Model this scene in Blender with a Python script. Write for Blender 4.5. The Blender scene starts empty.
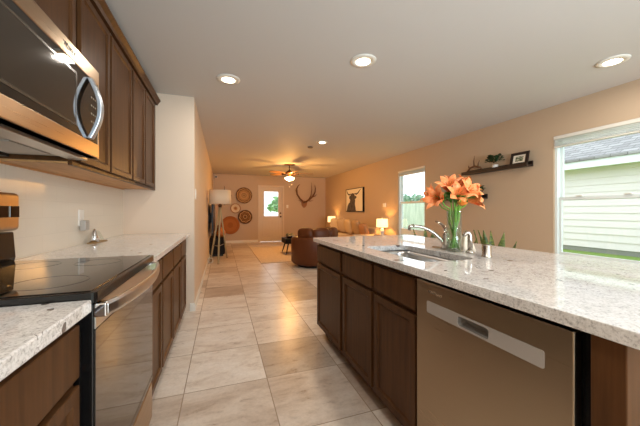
import bpy, bmesh, math, random
from mathutils import Vector, Matrix
random.seed(7)
C = bpy.context.scene.collection
SC = bpy.context.scene
PI = math.pi

# ------------------------------------------------------------------ camera, world, exposure
H = 1.14
YAW = math.atan(98/284)
cd = bpy.data.cameras.new('camera'); cam = bpy.data.objects.new('camera', cd); C.objects.link(cam)
cd.sensor_width = 36; cd.lens = 284/640*36; cd.clip_start = 0.02; cd.clip_end = 200
cd.shift_y = -2/640
cam.location = (0, 0, H); cam.rotation_euler = (PI/2, 0, -YAW)
SC.camera = cam
SC.view_settings.view_transform = 'Standard'; SC.view_settings.look = 'None'
SC.view_settings.exposure = 0.0; SC.view_settings.gamma = 1.0; SC.view_settings.use_curve_mapping = False
try:
    SC.cycles.sample_clamp_indirect = 6; SC.cycles.max_bounces = 10; SC.cycles.diffuse_bounces = 6
    SC.cycles.caustics_reflective = False; SC.cycles.caustics_refractive = False; SC.cycles.transparent_max_bounces = 16
except Exception: pass
w = bpy.data.worlds.new('sky'); SC.world = w; w.use_nodes = True
wb = w.node_tree.nodes['Background']; wb.inputs[0].default_value = (0.86, 0.95, 1.0, 1); wb.inputs[1].default_value = 2.8

P_CAN, P_FAN, P_LAMP, P_FILL = 8.5, 90, 12, 225     # watts
WARM = (1.0, .91, .80); WARMER = (1.0, .48, .12)

def light(name, kind, loc, power, color, size=.1, rot=(0, 0, 0), size_y=None, spread=None):
    d = bpy.data.lights.new(name, kind); d.energy = power; d.color = color
    if kind == 'AREA':
        d.shape = 'RECTANGLE' if size_y else 'DISK'; d.size = size
        if size_y: d.size_y = size_y
        if spread: d.spread = spread
    else: d.shadow_soft_size = size
    o = bpy.data.objects.new(name, d); C.objects.link(o); o.location = loc; o.rotation_euler = rot
    return o
# added cool fill light behind the viewpoint, tilted up to brighten the ceiling
light('bounce_fill', 'AREA', (1.6, -2.75, 1.25), P_FILL, (.72, .87, 1.0), 2.6, (PI/2+.85, 0, 0), 2.0, 2.5)

# ------------------------------------------------------------------ helpers
def lin(r, g, b):
    f = lambda v: (v/255/12.92) if v/255 <= .04045 else ((v/255+.055)/1.055)**2.4
    return (f(r), f(g), f(b), 1)
MC = {}
def mat(name, rgb=None, rough=.5, metal=0, spec=.5, emit=None, estr=0, coat=0, sheen=0):
    if name in MC: return MC[name]
    m = bpy.data.materials.new(name); m.use_nodes = True
    b = m.node_tree.nodes['Principled BSDF']
    if rgb: b.inputs['Base Color'].default_value = lin(*rgb)
    b.inputs['Roughness'].default_value = rough; b.inputs['Metallic'].default_value = metal
    b.inputs['Specular IOR Level'].default_value = spec
    b.inputs['Coat Weight'].default_value = coat
    if emit:
        b.inputs['Emission Color'].default_value = lin(*emit); b.inputs['Emission Strength'].default_value = estr
    MC[name] = m; return m
def nn(m, t, **k):
    n = m.node_tree.nodes.new(t)
    for a, v in k.items():
        if hasattr(n, a): setattr(n, a, v)
    return n
def lk(m, a, b): m.node_tree.links.new(a, b)
def bs(m): return m.node_tree.nodes['Principled BSDF']
def coords(m, kind='Object', scale=(1, 1, 1)):
    mp = nn(m, 'ShaderNodeMapping'); mp.inputs['Scale'].default_value = scale
    if kind == 'World':
        g = nn(m, 'ShaderNodeNewGeometry'); lk(m, g.outputs['Position'], mp.inputs['Vector'])
    else:
        t = nn(m, 'ShaderNodeTexCoord'); lk(m, t.outputs[kind], mp.inputs['Vector'])
    return mp.outputs['Vector']
def noise(m, vec, scale, detail=4, rough=.5, dist=0):
    n = nn(m, 'ShaderNodeTexNoise'); n.inputs['Scale'].default_value = scale; n.inputs['Detail'].default_value = detail
    n.inputs['Roughness'].default_value = rough; n.inputs['Distortion'].default_value = dist
    lk(m, vec, n.inputs['Vector']); return n
def ramp(m, fac, stops, interp='LINEAR'):
    r = nn(m, 'ShaderNodeValToRGB'); r.color_ramp.interpolation = interp
    e = r.color_ramp.elements
    while len(e) < len(stops): e.new(.5)
    for i, (p, c) in enumerate(stops): e[i].position = p; e[i].color = c if len(c) == 4 else (*c, 1)
    lk(m, fac, r.inputs[0]); return r.outputs[0]
def mix(m, fac, a, b, mode='MIX'):
    x = nn(m, 'ShaderNodeMixRGB'); x.blend_type = mode
    for i, v in ((0, fac), (1, a), (2, b)):
        if hasattr(v, 'links'): lk(m, v, x.inputs[i])
        else: x.inputs[i].default_value = v
    return x.outputs[0]
def math_(m, op, a, b=0.0):
    x = nn(m, 'ShaderNodeMath'); x.operation = op
    for i, v in ((0, a), (1, b)):
        if hasattr(v, 'links'): lk(m, v, x.inputs[i])
        else: x.inputs[i].default_value = v
    return x.outputs[0]
def bump(m, h, strength=.2, dist=.01):
    b = nn(m, 'ShaderNodeBump'); b.inputs['Strength'].default_value = strength; b.inputs['Distance'].default_value = dist
    lk(m, h, b.inputs['Height']); lk(m, b.outputs[0], bs(m).inputs['Normal'])

# ---- materials
def paint(name, rgb, rough=.6, sc=180, st=.06):
    m = mat(name, rgb, rough); bump(m, noise(m, coords(m, 'World'), sc, 2).outputs[0], st, .004); return m
M_wall = paint('wall_paint', (197, 173, 146)); M_white_wall = paint('wall_paint_light', (217, 196, 174))
M_ceil = paint('ceiling_paint', (207, 204, 200), .7, 90, .08)
M_trim = mat('white_trim', (228, 224, 214), .4)
M_door = mat('door_paint', (214, 196, 172), .45)
M_vinyl = mat('window_vinyl', (232, 240, 238), .35)

M_tile = mat('floor_tile', rough=.3)
def _tile():
    m = M_tile; T = .515
    v = coords(m, 'World')
    off = nn(m, 'ShaderNodeVectorMath', operation='ADD'); lk(m, v, off.inputs[0]); off.inputs[1].default_value = (-.29+4*T, -1.95+10*T, 0)
    dv = nn(m, 'ShaderNodeVectorMath', operation='SCALE'); lk(m, off.outputs[0], dv.inputs[0]); dv.inputs['Scale'].default_value = 1/T
    fl = nn(m, 'ShaderNodeVectorMath', operation='FLOOR'); lk(m, dv.outputs[0], fl.inputs[0])
    fr = nn(m, 'ShaderNodeVectorMath', operation='FRACTION'); lk(m, dv.outputs[0], fr.inputs[0])
    wn = nn(m, 'ShaderNodeTexWhiteNoise'); wn.noise_dimensions = '3D'; lk(m, fl.outputs[0], wn.inputs['Vector'])
    # each tile samples its own patch of veining
    sh = nn(m, 'ShaderNodeVectorMath', operation='SCALE'); lk(m, wn.outputs['Color'], sh.inputs[0]); sh.inputs['Scale'].default_value = 40
    ad = nn(m, 'ShaderNodeVectorMath', operation='ADD'); lk(m, v, ad.inputs[0]); lk(m, sh.outputs[0], ad.inputs[1])
    mp = nn(m, 'ShaderNodeMapping'); mp.inputs['Scale'].default_value = (1, 2.2, 1); lk(m, ad.outputs[0], mp.inputs['Vector'])
    n1 = noise(m, mp.outputs[0], 2.2, 8, .62, .8); n2 = noise(m, mp.outputs[0], 9, 6, .7, .3); n3 = noise(m, ad.outputs[0], 60, 3, .6)
    c = ramp(m, n1.outputs[0], [(.24, lin(150, 128, 112)), (.38, lin(202, 184, 168)), (.52, lin(230, 219, 207)), (.66, lin(240, 233, 225)), (.8, lin(204, 188, 173))])
    c = mix(m, .36, c, ramp(m, n2.outputs[0], [(.3, lin(136, 114, 98)), (.46, lin(222, 211, 199)), (.75, lin(244, 240, 234))]), 'MIX')
    c = mix(m, .10, c, ramp(m, n3.outputs[0], [(.35, (.2, .15, .1)), (.6, (1, 1, 1))]), 'MULTIPLY')
    tv = ramp(m, wn.outputs['Value'], [(0, (.66, .58, .51)), (.3, (.88, .82, .77)), (.55, (1, .97, .94)), (1, (1.06, 1.06, 1.06))])
    c = mix(m, 1, c, tv, 'MULTIPLY')
    sx = nn(m, 'ShaderNodeSeparateXYZ'); lk(m, fr.outputs[0], sx.inputs[0])
    ds = []
    for a in (0, 1):
        d = math_(m, 'ABSOLUTE', math_(m, 'SUBTRACT', sx.outputs[a], .5)); ds.append(d)
    g = math_(m, 'GREATER_THAN', math_(m, 'MAXIMUM', ds[0], ds[1]), .5-.0058)
    c = mix(m, g, c, lin(160, 138, 116))
    lk(m, c, bs(m).inputs['Base Color'])
    r = math_(m, 'ADD', math_(m, 'MULTIPLY', n2.outputs[0], .22), .2)
    r = math_(m, 'ADD', r, math_(m, 'MULTIPLY', g, .4)); lk(m, r, bs(m).inputs['Roughness'])
    hgt = math_(m, 'SUBTRACT', math_(m, 'MULTIPLY', n2.outputs[0], .25), g); bump(m, hgt, .25, .003)
_tile()

M_gran = mat('granite', rough=.045, spec=.75)
def _gran():
    m = M_gran; v = coords(m, 'World')
    big = noise(m, v, 5, 6, .65, 1.2); med = noise(m, v, 38, 5, .7, .5); fine = noise(m, v, 140, 3, .7)
    c = ramp(m, big.outputs[0], [(.3, lin(186, 180, 174)), (.45, lin(222, 218, 214)), (.6, lin(238, 236, 234)), (.75, lin(202, 196, 190))])
    c = mix(m, .55, c, ramp(m, med.outputs[0], [(.32, lin(104, 98, 94)), (.46, lin(206, 202, 198)), (.62, lin(242, 240, 238))]))
    c = mix(m, .46, c, ramp(m, fine.outputs[0], [(.34, lin(88, 82, 78)), (.48, lin(220, 216, 212)), (.7, lin(246, 244, 242))]))
    vo = nn(m, 'ShaderNodeTexVoronoi'); vo.inputs['Scale'].default_value = 24; lk(m, v, vo.inputs['Vector'])
    # sparse dark garnet flecks
    fl = math_(m, 'LESS_THAN', vo.outputs['Distance'], math_(m, 'MULTIPLY', math_(m, 'SUBTRACT', noise(m, v, 11, 2).outputs[0], .55), 2.6))
    c = mix(m, math_(m, 'MULTIPLY', fl, .85), c, lin(66, 48, 42))
    vein = noise(m, v, 7, 7, .6, 2.5)
    vn = math_(m, 'LESS_THAN', math_(m, 'ABSOLUTE', math_(m, 'SUBTRACT', vein.outputs[0], .5)), .006)
    vn = math_(m, 'MULTIPLY', vn, math_(m, 'GREATER_THAN', noise(m, v, 3.1, 2).outputs[0], .55))
    c = mix(m, math_(m, 'MULTIPLY', vn, .7), c, lin(96, 84, 78))
    lk(m, c, bs(m).inputs['Base Color'])
_gran()

M_wood = mat('espresso_wood', rough=.36, spec=.1)
def _wood(m, lo, hi, sc=(30, 30, 2.2)):
    v = coords(m, 'World', sc); n = noise(m, v, 1.2, 5, .6, .4)
    lk(m, ramp(m, n.outputs[0], [(.3, lin(*lo)), (.7, lin(*hi))]), bs(m).inputs['Base Color'])
_wood(M_wood, (70, 45, 26), (92, 60, 35))
M_under = mat('birch_underside', (196, 146, 92), .5); _wood(M_under, (182, 128, 78), (208, 158, 104), (30, 3, 30))
M_shadow = mat('dark_recess', (28, 20, 15), .6)
M_steel = mat('brushed_steel', (172, 150, 124), .3, 1.0)
def _brush(m, sc=(2, 2, 220), lo=.22, hi=.4):
    n = noise(m, coords(m, 'World', sc), 1, 3)
    r = nn(m, 'ShaderNodeMapRange'); r.inputs[3].default_value = lo; r.inputs[4].default_value = hi
    lk(m, n.outputs[0], r.inputs[0]); lk(m, r.outputs[0], bs(m).inputs['Roughness'])
_brush(M_steel)
bs(M_steel).inputs['Anisotropic'].default_value = .75
_t = nn(M_steel, 'ShaderNodeCombineXYZ'); _t.inputs[2].default_value = 1; lk(M_steel, _t.outputs[0], bs(M_steel).inputs['Tangent'])
M_steel2 = mat('satin_steel', (205, 203, 200), .28, 1.0)
M_chrome = mat('chrome', (225, 225, 225), .08, 1.0)
M_nickel = mat('brushed_nickel', (190, 182, 172), .22, 1.0)
M_blk = mat('black_enamel', (14, 13, 13), .22); M_blkp = mat('black_plastic', (20, 19, 19), .45)
M_bglass = mat('black_glass', (10, 9, 8), .03, 0, .8)
M_oglass = mat('oven_glass', (30, 24, 20), .04, 0, 1.0)
M_leather = mat('brown_leather', (90, 46, 17), .42, spec=.35)
bump(M_leather, noise(M_leather, coords(M_leather), 90, 4).outputs[0], .15, .003)
M_dark = mat('dark_walnut', (38, 24, 17), .4); M_blackw = mat('black_wood', (20, 17, 15), .55, spec=.2)
M_bronze = mat('fan_bronze', (92, 62, 38), .35, .7); M_blade = mat('fan_blade_wood', (150, 104, 62), .45)
def fabric(name, rgb, sc=260):
    m = mat(name, rgb, .9, 0, .2); bump(m, noise(m, coords(m), sc, 2).outputs[0], .25, .003); return m
M_sofa = fabric('sofa_linen', (198, 176, 150)); M_pillow = fabric('pillow_beige', (208, 184, 152)); M_pillow2 = fabric('pillow_sand', (186, 156, 120))
M_tan = fabric('pillow_tan', (190, 140, 98)); M_cream = fabric('pillow_cream', (230, 216, 196))
M_rug = mat('rug_wool', rough=.95, spec=.1)
def _rug():
    m = M_rug; n = noise(m, coords(m, 'World'), 18, 5, .7); lk(m, ramp(m, n.outputs[0], [(.3, lin(200, 176, 150)), (.7, lin(228, 210, 188))]), bs(m).inputs['Base Color'])
    bump(m, noise(m, coords(m, 'World'), 300, 2).outputs[0], .5, .006)
_rug()
M_stem = mat('stem_green', (122, 172, 62), .5); M_leaf = mat('leaf_green', (84, 140, 50), .45); M_dkleaf = mat('dark_leaf', (38, 62, 26), .5)
M_snake = mat('snake_leaf', (70, 92, 40), .5)
def _snake():
    m = M_snake; n = noise(m, coords(m, 'World', (20, 20, 60)), 1, 3); lk(m, ramp(m, n.outputs[0], [(.35, lin(48, 70, 32)), (.65, lin(122, 134, 64))]), bs(m).inputs['Base Color'])
_snake()
def lilymat(name, a, b, c):
    m = mat(name, rough=.55); v = coords(m, 'Generated'); n = noise(m, coords(m, 'World'), 60, 3)
    lk(m, ramp(m, n.outputs[0], [(.3, lin(*a)), (.5, lin(*b)), (.75, lin(*c))]), bs(m).inputs['Base Color'])
    bs(m).inputs['Subsurface Weight'].default_value = 0; return m
M_lily = lilymat('lily_orange', (242, 128, 62), (252, 154, 90), (255, 178, 122)); M_lily2 = lilymat('lily_apricot', (246, 166, 80), (253, 190, 110), (255, 208, 140))
M_white = mat('white_ceramic', (236, 232, 224), .3); M_paper = mat('paper', (236, 228, 212), .8)
M_terra = mat('dark_pot', (54, 44, 38), .6)
M_antler = mat('antler_bone', (112, 74, 44), .55)
def glass(name, tint=(1, 1, 1), r=.0, ior=1.45, base=.0):
    m = bpy.data.materials.new(name); m.use_nodes = True; nt = m.node_tree; nt.nodes.remove(nt.nodes['Principled BSDF'])
    t = nn(m, 'ShaderNodeBsdfTransparent'); t.inputs[0].default_value = (*tint, 1)
    g = nn(m, 'ShaderNodeBsdfGlossy'); g.inputs['Roughness'].default_value = r
    ge = nn(m, 'ShaderNodeNewGeometry'); dt = nn(m, 'ShaderNodeVectorMath', operation='DOT_PRODUCT'); lk(m, ge.outputs['Incoming'], dt.inputs[0]); lk(m, ge.outputs['Normal'], dt.inputs[1])
    r0 = ((ior-1)/(ior+1))**2+base
    fr = math_(m, 'ADD', math_(m, 'MULTIPLY', math_(m, 'POWER', math_(m, 'SUBTRACT', 1, math_(m, 'ABSOLUTE', dt.outputs['Value'])), 5), 1-r0), r0)
    x = nn(m, 'ShaderNodeMixShader'); lk(m, fr, x.inputs[0]); lk(m, t.outputs[0], x.inputs[1]); lk(m, g.outputs[0], x.inputs[2])
    lk(m, x.outputs[0], nt.nodes['Material Output'].inputs[0]); return m
M_pane = glass('window_glass', (.98, .985, .985)); M_vase = glass('vase_glass', (.93, .97, .95), 0, 1.5, .03); M_water = glass('vase_water', (.9, .97, .88), 0, 1.2)
M_glow = mat('lamp_lens', (255, 250, 240), .5, emit=(255, 240, 214), estr=9)
M_bowl = mat('fan_light_glass', (255, 246, 230), .4, emit=(255, 226, 180), estr=7)
M_litshade = mat('lit_lampshade', (250, 226, 180), .8, emit=(255, 214, 150), estr=1.9)
M_shade = mat('linen_shade', (238, 222, 196), .85)
M_grey = mat('handle_strip_steel', (196, 190, 184), .42, .55)

# ---- mesh helpers (all in world coordinates; obj() re-origins to its own base)
W = {}
def obj(name, bm, m, parent=None, bev=0, smooth=False, seg=2, sub=0, recalc=True):
    if recalc: bmesh.ops.recalc_face_normals(bm, faces=bm.faces)
    me = bpy.data.meshes.new(name)
    xs = [v.co for v in bm.verts]
    lo = Vector([min(v[i] for v in xs) for i in range(3)]); hi = Vector([max(v[i] for v in xs) for i in range(3)])
    o0 = Vector(((lo.x+hi.x)/2, (lo.y+hi.y)/2, lo.z))
    for v in bm.verts: v.co -= o0
    if smooth:
        for f in bm.faces: f.smooth = True
    bm.to_mesh(me); bm.free()
    for mm in (m if isinstance(m, (list, tuple)) else [m]): me.materials.append(mm)
    o = bpy.data.objects.new(name, me); C.objects.link(o)
    base = W[parent.name] if parent else Vector((0, 0, 0))
    o.location = o0-base; o.parent = parent; W[o.name] = o0
    if bev:
        b = o.modifiers.new('bevel', 'BEVEL'); b.width = bev; b.segments = seg; b.limit_method = 'ANGLE'; b.angle_limit = math.radians(40)
    if sub:
        s_ = o.modifiers.new('sub', 'SUBSURF'); s_.levels = s_.render_levels = sub
    return o
def thing(name, label, cat, loc, group=None):
    o = bpy.data.objects.new(name, None); C.objects.link(o); o.location = loc; o.empty_display_size = .1
    W[o.name] = Vector(loc); tag(o, label, cat, group); return o
def tag(o, label, cat, group=None):
    o['label'] = label; o['category'] = cat
    if group: o['group'] = group
    return o
def struct(o): o['kind'] = 'structure'; return o
def stuff(o): o['kind'] = 'stuff'; return o
def lab(o, t): o['label'] = t; return o
def B(): return bmesh.new()
def box(x0, x1, y0, y1, z0, z1, bm=None):
    bm = bm or B()
    r = bmesh.ops.create_cube(bm, size=1)
    for v in r['verts']: v.co = Vector(((x0+x1)/2+v.co.x*(x1-x0), (y0+y1)/2+v.co.y*(y1-y0), (z0+z1)/2+v.co.z*(z1-z0)))
    return bm
def tube(pts, rad, seg=10, bm=None, flat=None, caps=True):
    """Sweep a circle along pts; rad a number or list; flat=(n) squashes the profile"""
    bm = bm or B(); pts = [Vector(p) for p in pts]; n = len(pts)
    rs = rad if isinstance(rad, (list, tuple)) else [rad]*n
    rings = []; ref = None
    for i, p in enumerate(pts):
        t = (pts[min(i+1, n-1)]-pts[max(i-1, 0)]).normalized()
        if ref is None:
            ref = Vector((0, 0, 1)) if abs(t.z) < .9 else Vector((1, 0, 0))
        a = (ref-t*ref.dot(t)).normalized(); b = t.cross(a); ref = a
        rings.append([bm.verts.new(p+(a*math.cos(2*PI*k/seg)+b*math.sin(2*PI*k/seg)*(flat or 1))*rs[i]) for k in range(seg)])
    for i in range(n-1):
        for k in range(seg): bm.faces.new((rings[i][k], rings[i][(k+1) % seg], rings[i+1][(k+1) % seg], rings[i+1][k]))
    if caps: bm.faces.new(rings[0][::-1]); bm.faces.new(rings[-1])
    return bm
def lathe(prof, c, seg=32, bm=None, axis='z', closed=False):
    """prof: list of (r, h) from c along axis"""
    bm = bm or B(); c = Vector(c); rings = []
    def P(r, h, a):
        x, y = r*math.cos(a), r*math.sin(a)
        return c+{'z': Vector((x, y, h)), 'y': Vector((x, -h, y)), 'x': Vector((-h, x, y))}[axis]
    for r, h in prof:
        rings.append([bm.verts.new(P(0, h, 0))] if r < 1e-6 else [bm.verts.new(P(r, h, 2*PI*k/seg)) for k in range(seg)])
    rr = rings+[rings[0]] if closed else rings
    for A, Bq in zip(rr, rr[1:]):
        for k in range(seg):
            k2 = (k+1) % seg
            if len(A) == 1 and len(Bq) == 1: break
            if len(A) == 1: bm.faces.new((A[0], Bq[k2], Bq[k]))
            elif len(Bq) == 1: bm.faces.new((A[k], A[k2], Bq[0]))
            else: bm.faces.new((A[k], A[k2], Bq[k2], Bq[k]))
    return bm
def plate(outer, holes, t, fmap):
    """2-D polygon with holes, extruded by t; fmap(u, v, d) -> world"""
    bm = B(); es = []
    for loop in [outer]+holes:
        vs = [bm.verts.new((u, v, 0)) for u, v in loop]
        es += [bm.edges.new((vs[i], vs[(i+1) % len(vs)])) for i in range(len(vs))]
    bmesh.ops.triangle_fill(bm, edges=es, use_beauty=True)
    ext = bmesh.ops.extrude_face_region(bm, geom=list(bm.faces))
    for g in ext['geom']:
        if isinstance(g, bmesh.types.BMVert): g.co.z += t
    for v in bm.verts: v.co = Vector(fmap(v.co.x, v.co.y, v.co.z))
    return bm
def rect(a0, a1, b0, b1): return [(a0, b0), (a1, b0), (a1, b1), (a0, b1)]
def rrect(a0, a1, b0, b1, r, n=5):
    out = []
    for cx, cy, s0 in ((a1-r, b1-r, 0), (a0+r, b1-r, 90), (a0+r, b0+r, 180), (a1-r, b0+r, 270)):
        for k in range(n+1):
            a = math.radians(s0+90*k/n); out.append((cx+r*math.cos(a), cy+r*math.sin(a)))
    return out
def shaker(x, nx, y0, y1, z0, z1, t=.02, rail=.052, panel=True):
    """door or drawer front whose outer face lies at x and looks to nx; recessed centre panel with a bead"""
    bm = box(min(x, x-nx*t), max(x, x-nx*t), y0, y1, z0, z1)
    if panel:
        f = [f for f in bm.faces if abs(f.calc_center_median().x-x) < 1e-6][0]
        bmesh.ops.inset_region(bm, faces=[f], thickness=rail)
        bmesh.ops.inset_region(bm, faces=[f], thickness=.006)
        for v in f.verts: v.co.x -= nx*.006
        bmesh.ops.inset_region(bm, faces=[f], thickness=.008)
        for v in f.verts: v.co.x -= nx*.004
    return bm
def text(name, s, m, parent, loc, size, rot, depth=.0008):
    cu = bpy.data.curves.new(name, 'FONT'); cu.body = s; cu.size = size; cu.extrude = depth
    t = bpy.data.objects.new(name+'_c', cu); C.objects.link(t)
    dg = bpy.context.evaluated_depsgraph_get(); me = bpy.data.meshes.new_from_object(t.evaluated_get(dg))
    bpy.data.objects.remove(t)
    me.materials.clear(); me.materials.append(m)
    o = bpy.data.objects.new(name, me); C.objects.link(o); o.parent = parent
    o.location = Vector(loc)-W[parent.name]; o.rotation_euler = rot; W[o.name] = Vector(loc); return o

# ------------------------------------------------------------------ room shell
XL, XW, YR, YF, XR, ZC, YB = -1.0, -.30, 3.54, 10.58, 3.88, 2.44, -2.6
struct(obj('floor', box(XL-.15, XR+.15, YB-.15, YF+.15, -.1, 0), M_tile))
struct(obj('ceiling', box(XL-.15, XR+.15, YB-.15, YF+.15, ZC, ZC+.1), M_ceil))
struct(obj('wall_left', box(XL-.12, XL, YB, YR, 0, ZC), M_white_wall))
struct(obj('wall_return', box(XL-.12, XW, YR, YR+.12, 0, ZC), M_white_wall))
struct(obj('wall_left_living', box(XW-.12, XW, YR+.12, YF, 0, ZC), M_white_wall))
W1 = (4.74, 5.66, .56, 2.06); W2 = (1.46, 2.38, .56, 2.06)        # y0, y1, z0, z1 of the two right hand windows
DX0, DX1, DZ = 1.32, 2.14, 2.02
struct(obj('wall_right', plate(rect(YB, YF+.12, 0, ZC), [rect(W1[0], W1[1], W1[2], W1[3]), rect(W2[0], W2[1], W2[2], W2[3])], .14, lambda u, v, d: (XR+d, u, v)), M_wall))
struct(obj('wall_far', plate([(XW-.12, 0), (DX0, 0), (DX0, DZ), (DX1, DZ), (DX1, 0), (XR, 0), (XR, ZC), (XW-.12, ZC)], [], .12, lambda u, v, d: (u, YF+d, v)), M_wall))
struct(obj('wall_back', plate(rect(XL-.12, XR, 0, ZC), [rect(.25, 2.95, .08, 2.2)], .12, lambda u, v, d: (u, YB-d, v)), M_wall))  # unseen wall; its opening is added to let the fill light in
struct(obj('baseboard_return', box(-.345, XW+.014, YR-.014, YR, 0, .09), M_trim, bev=.004))
struct(obj('baseboard_left', box(XW, XW+.014, YR, YF, 0, .09), M_trim, bev=.004))
struct(obj('baseboard_far', box(XW+.014, 1.245, YF-.014, YF, 0, .09), M_trim, bev=.004))
struct(obj('baseboard_far_right', box(2.215, XR-.014, YF-.014, YF, 0, .09), M_trim, bev=.004))
struct(obj('baseboard_right', box(XR-.014, XR, YB, YF, 0, .09), M_trim, bev=.004))
# tiled splash on the left kitchen wall: pale subway tile, its joints in relief
M_splash = mat('subway_tile', (226, 216, 200), .22)
def _splash():
    m = M_splash; br = nn(m, 'ShaderNodeTexBrick'); v = coords(m, 'World')
    cx = nn(m, 'ShaderNodeSeparateXYZ'); lk(m, v, cx.inputs[0]); cb = nn(m, 'ShaderNodeCombineXYZ'); lk(m, cx.outputs[1], cb.inputs[0]); lk(m, cx.outputs[2], cb.inputs[1])
    lk(m, cb.outputs[0], br.inputs['Vector']); br.inputs['Scale'].default_value = 1; br.inputs['Brick Width'].default_value = .30; br.inputs['Row Height'].default_value = .1
    br.inputs['Mortar Size'].default_value = .0015; br.inputs['Color1'].default_value = lin(228, 218, 202); br.inputs['Color2'].default_value = lin(226, 216, 200); br.inputs['Mortar'].default_value = lin(220, 210, 194)
    lk(m, br.outputs['Color'], bs(m).inputs['Base Color'])
    bump(m, math_(m, 'SUBTRACT', 1, br.outputs['Fac']), .06, .001)
_splash()
struct(obj('trim_backsplash', box(XL, XL+.008, -1.2, YR, .892, 1.372), M_splash))

# ------------------------------------------------------------------ windows
def window(name, y0, y1, z0, z1, zm, locks, rail=.05):
    r = bpy.data.objects.new(name, None); C.objects.link(r); r.location = (XR, (y0+y1)/2, z0); W[r.name] = Vector(r.location); struct(r)
    x = XR+.02
    obj('window_frame', plate(rect(y0, y1, z0, z1), [rect(y0+.03, y1-.03, z0+.03, z1-.03)], .1, lambda u, v, d: (x+d, u, v)), M_vinyl, r, .003)
    a, b = y0+.03, y1-.03
    us = obj('upper_sash', plate(rect(a, b, zm-.02, z1-.03), [rect(a+.028, b-.028, zm+.015, z1-.06)], .03, lambda u, v, d: (x+.055+d, u, v)), M_vinyl, r, .003)
    ls = obj('lower_sash', plate(rect(a, b, z0+.03, zm+.02), [rect(a+.032, b-.032, z0+.03+rail, zm-.018)], .03, lambda u, v, d: (x+.02+d, u, v)), M_vinyl, r, .003)
    obj('pane', box(x+.068, x+.072, a+.02, b-.02, zm, z1-.05), M_pane, us); obj('pane', box(x+.033, x+.037, a+.02, b-.02, z0+.06, zm), M_pane, ls)
    for ly in locks:
        obj('sash_lock', box(x+.002, x+.03, ly-.03, ly+.03, zm+.02, zm+.036), M_trim, ls, .006)
    obj('window_sill', box(XR-.035, XR+.03, y0-.02, y1+.02, z0-.02, z0+.006), M_trim, r, .004)
    return r
window('window_1', *W1, 1.33, [(W1[0]+W1[1])/2], .15)
window('window_2', *W2, 1.29, [2.13, 1.71])
M_slat = mat('blind_slat', (238, 240, 238), .5)
def blind(label, y0, y1, ztop, n, drop):
    t = thing('raised_blind', label, 'blind', (XR+.01, (y0+y1)/2, ztop-.1), 'raised window blinds')
    obj('headrail', box(XR-.012, XR+.03, y0+.006, y1-.006, ztop-.04, ztop), M_trim, t, .003)
    for k in range(n):
        z = ztop-.05-drop*k
        obj('slat', box(XR-.014, XR+.03, y0+.012, y1-.012, z-.004, z), M_slat, t)
    z = ztop-.046-drop*n
    obj('bottom_rail', box(XR-.016, XR+.032, y0+.012, y1-.012, z-.016, z), M_trim, t, .003)
blind('white slatted blind pulled up at the top of the window beside the table lamp', W1[0], W1[1], W1[3]-.004, 5, .011)
blind('white slatted blind pulled up at the top of the large window over the counter', W2[0], W2[1], W2[3]-.004, 5, .016)

# ------------------------------------------------------------------ far door
d1 = bpy.data.objects.new('door_1', None); C.objects.link(d1); d1.location = (1.73, YF, 0); W[d1.name] = Vector(d1.location); struct(d1)
cas = [(1.247, 0), (DX0-.005, 0), (DX0-.005, DZ+.005), (DX1+.005, DZ+.005), (DX1+.005, 0), (2.213, 0), (2.213, 2.085), (1.247, 2.085)]
obj('door_casing', plate(cas, [], .02, lambda u, v, d: (u, YF-.021+d, v)), M_door, d1, .004)
leaf = plate(rect(DX0, DX1, .01, DZ), [rect(1.47, 2.0, .95, 1.86)], .045, lambda u, v, d: (u, YF+.03+d, v))
dl = obj('door_leaf', leaf, M_door, d1, .002)
obj('window_surround', plate(rect(1.44, 2.03, .92, 1.89), [rect(1.475, 1.995, .955, 1.855)], .014, lambda u, v, d: (u, YF+.016+d, v)), M_door, dl, .004)
obj('pane', box(1.46, 2.01, YF+.05, YF+.056, .94, 1.87), M_pane, dl)
for a, b in ((1.42, 1.69), (1.77, 2.04)):
    p = plate(rect(a, b, .2, .8), [rect(a+.03, b-.03, .23, .77)], .012, lambda u, v, d: (u, YF+.02+d, v)); obj('panel_moulding', p, M_door, dl, .004)
k = obj('door_knob', lathe([(.0, .0), (.03, .0), (.03, .008), (.012, .012), (.012, .035), (.026, .042), (.03, .055), (.022, .068), (0, .072)], (2.085, YF+.03, .93), 16, axis='y'), M_bronze, dl, smooth=True)
obj('deadbolt', lathe([(0, 0), (.028, 0), (.028, .012), (.014, .018), (0, .02)], (2.085, YF+.03, 1.06), 16, axis='y'), M_bronze, dl, smooth=True)

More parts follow.
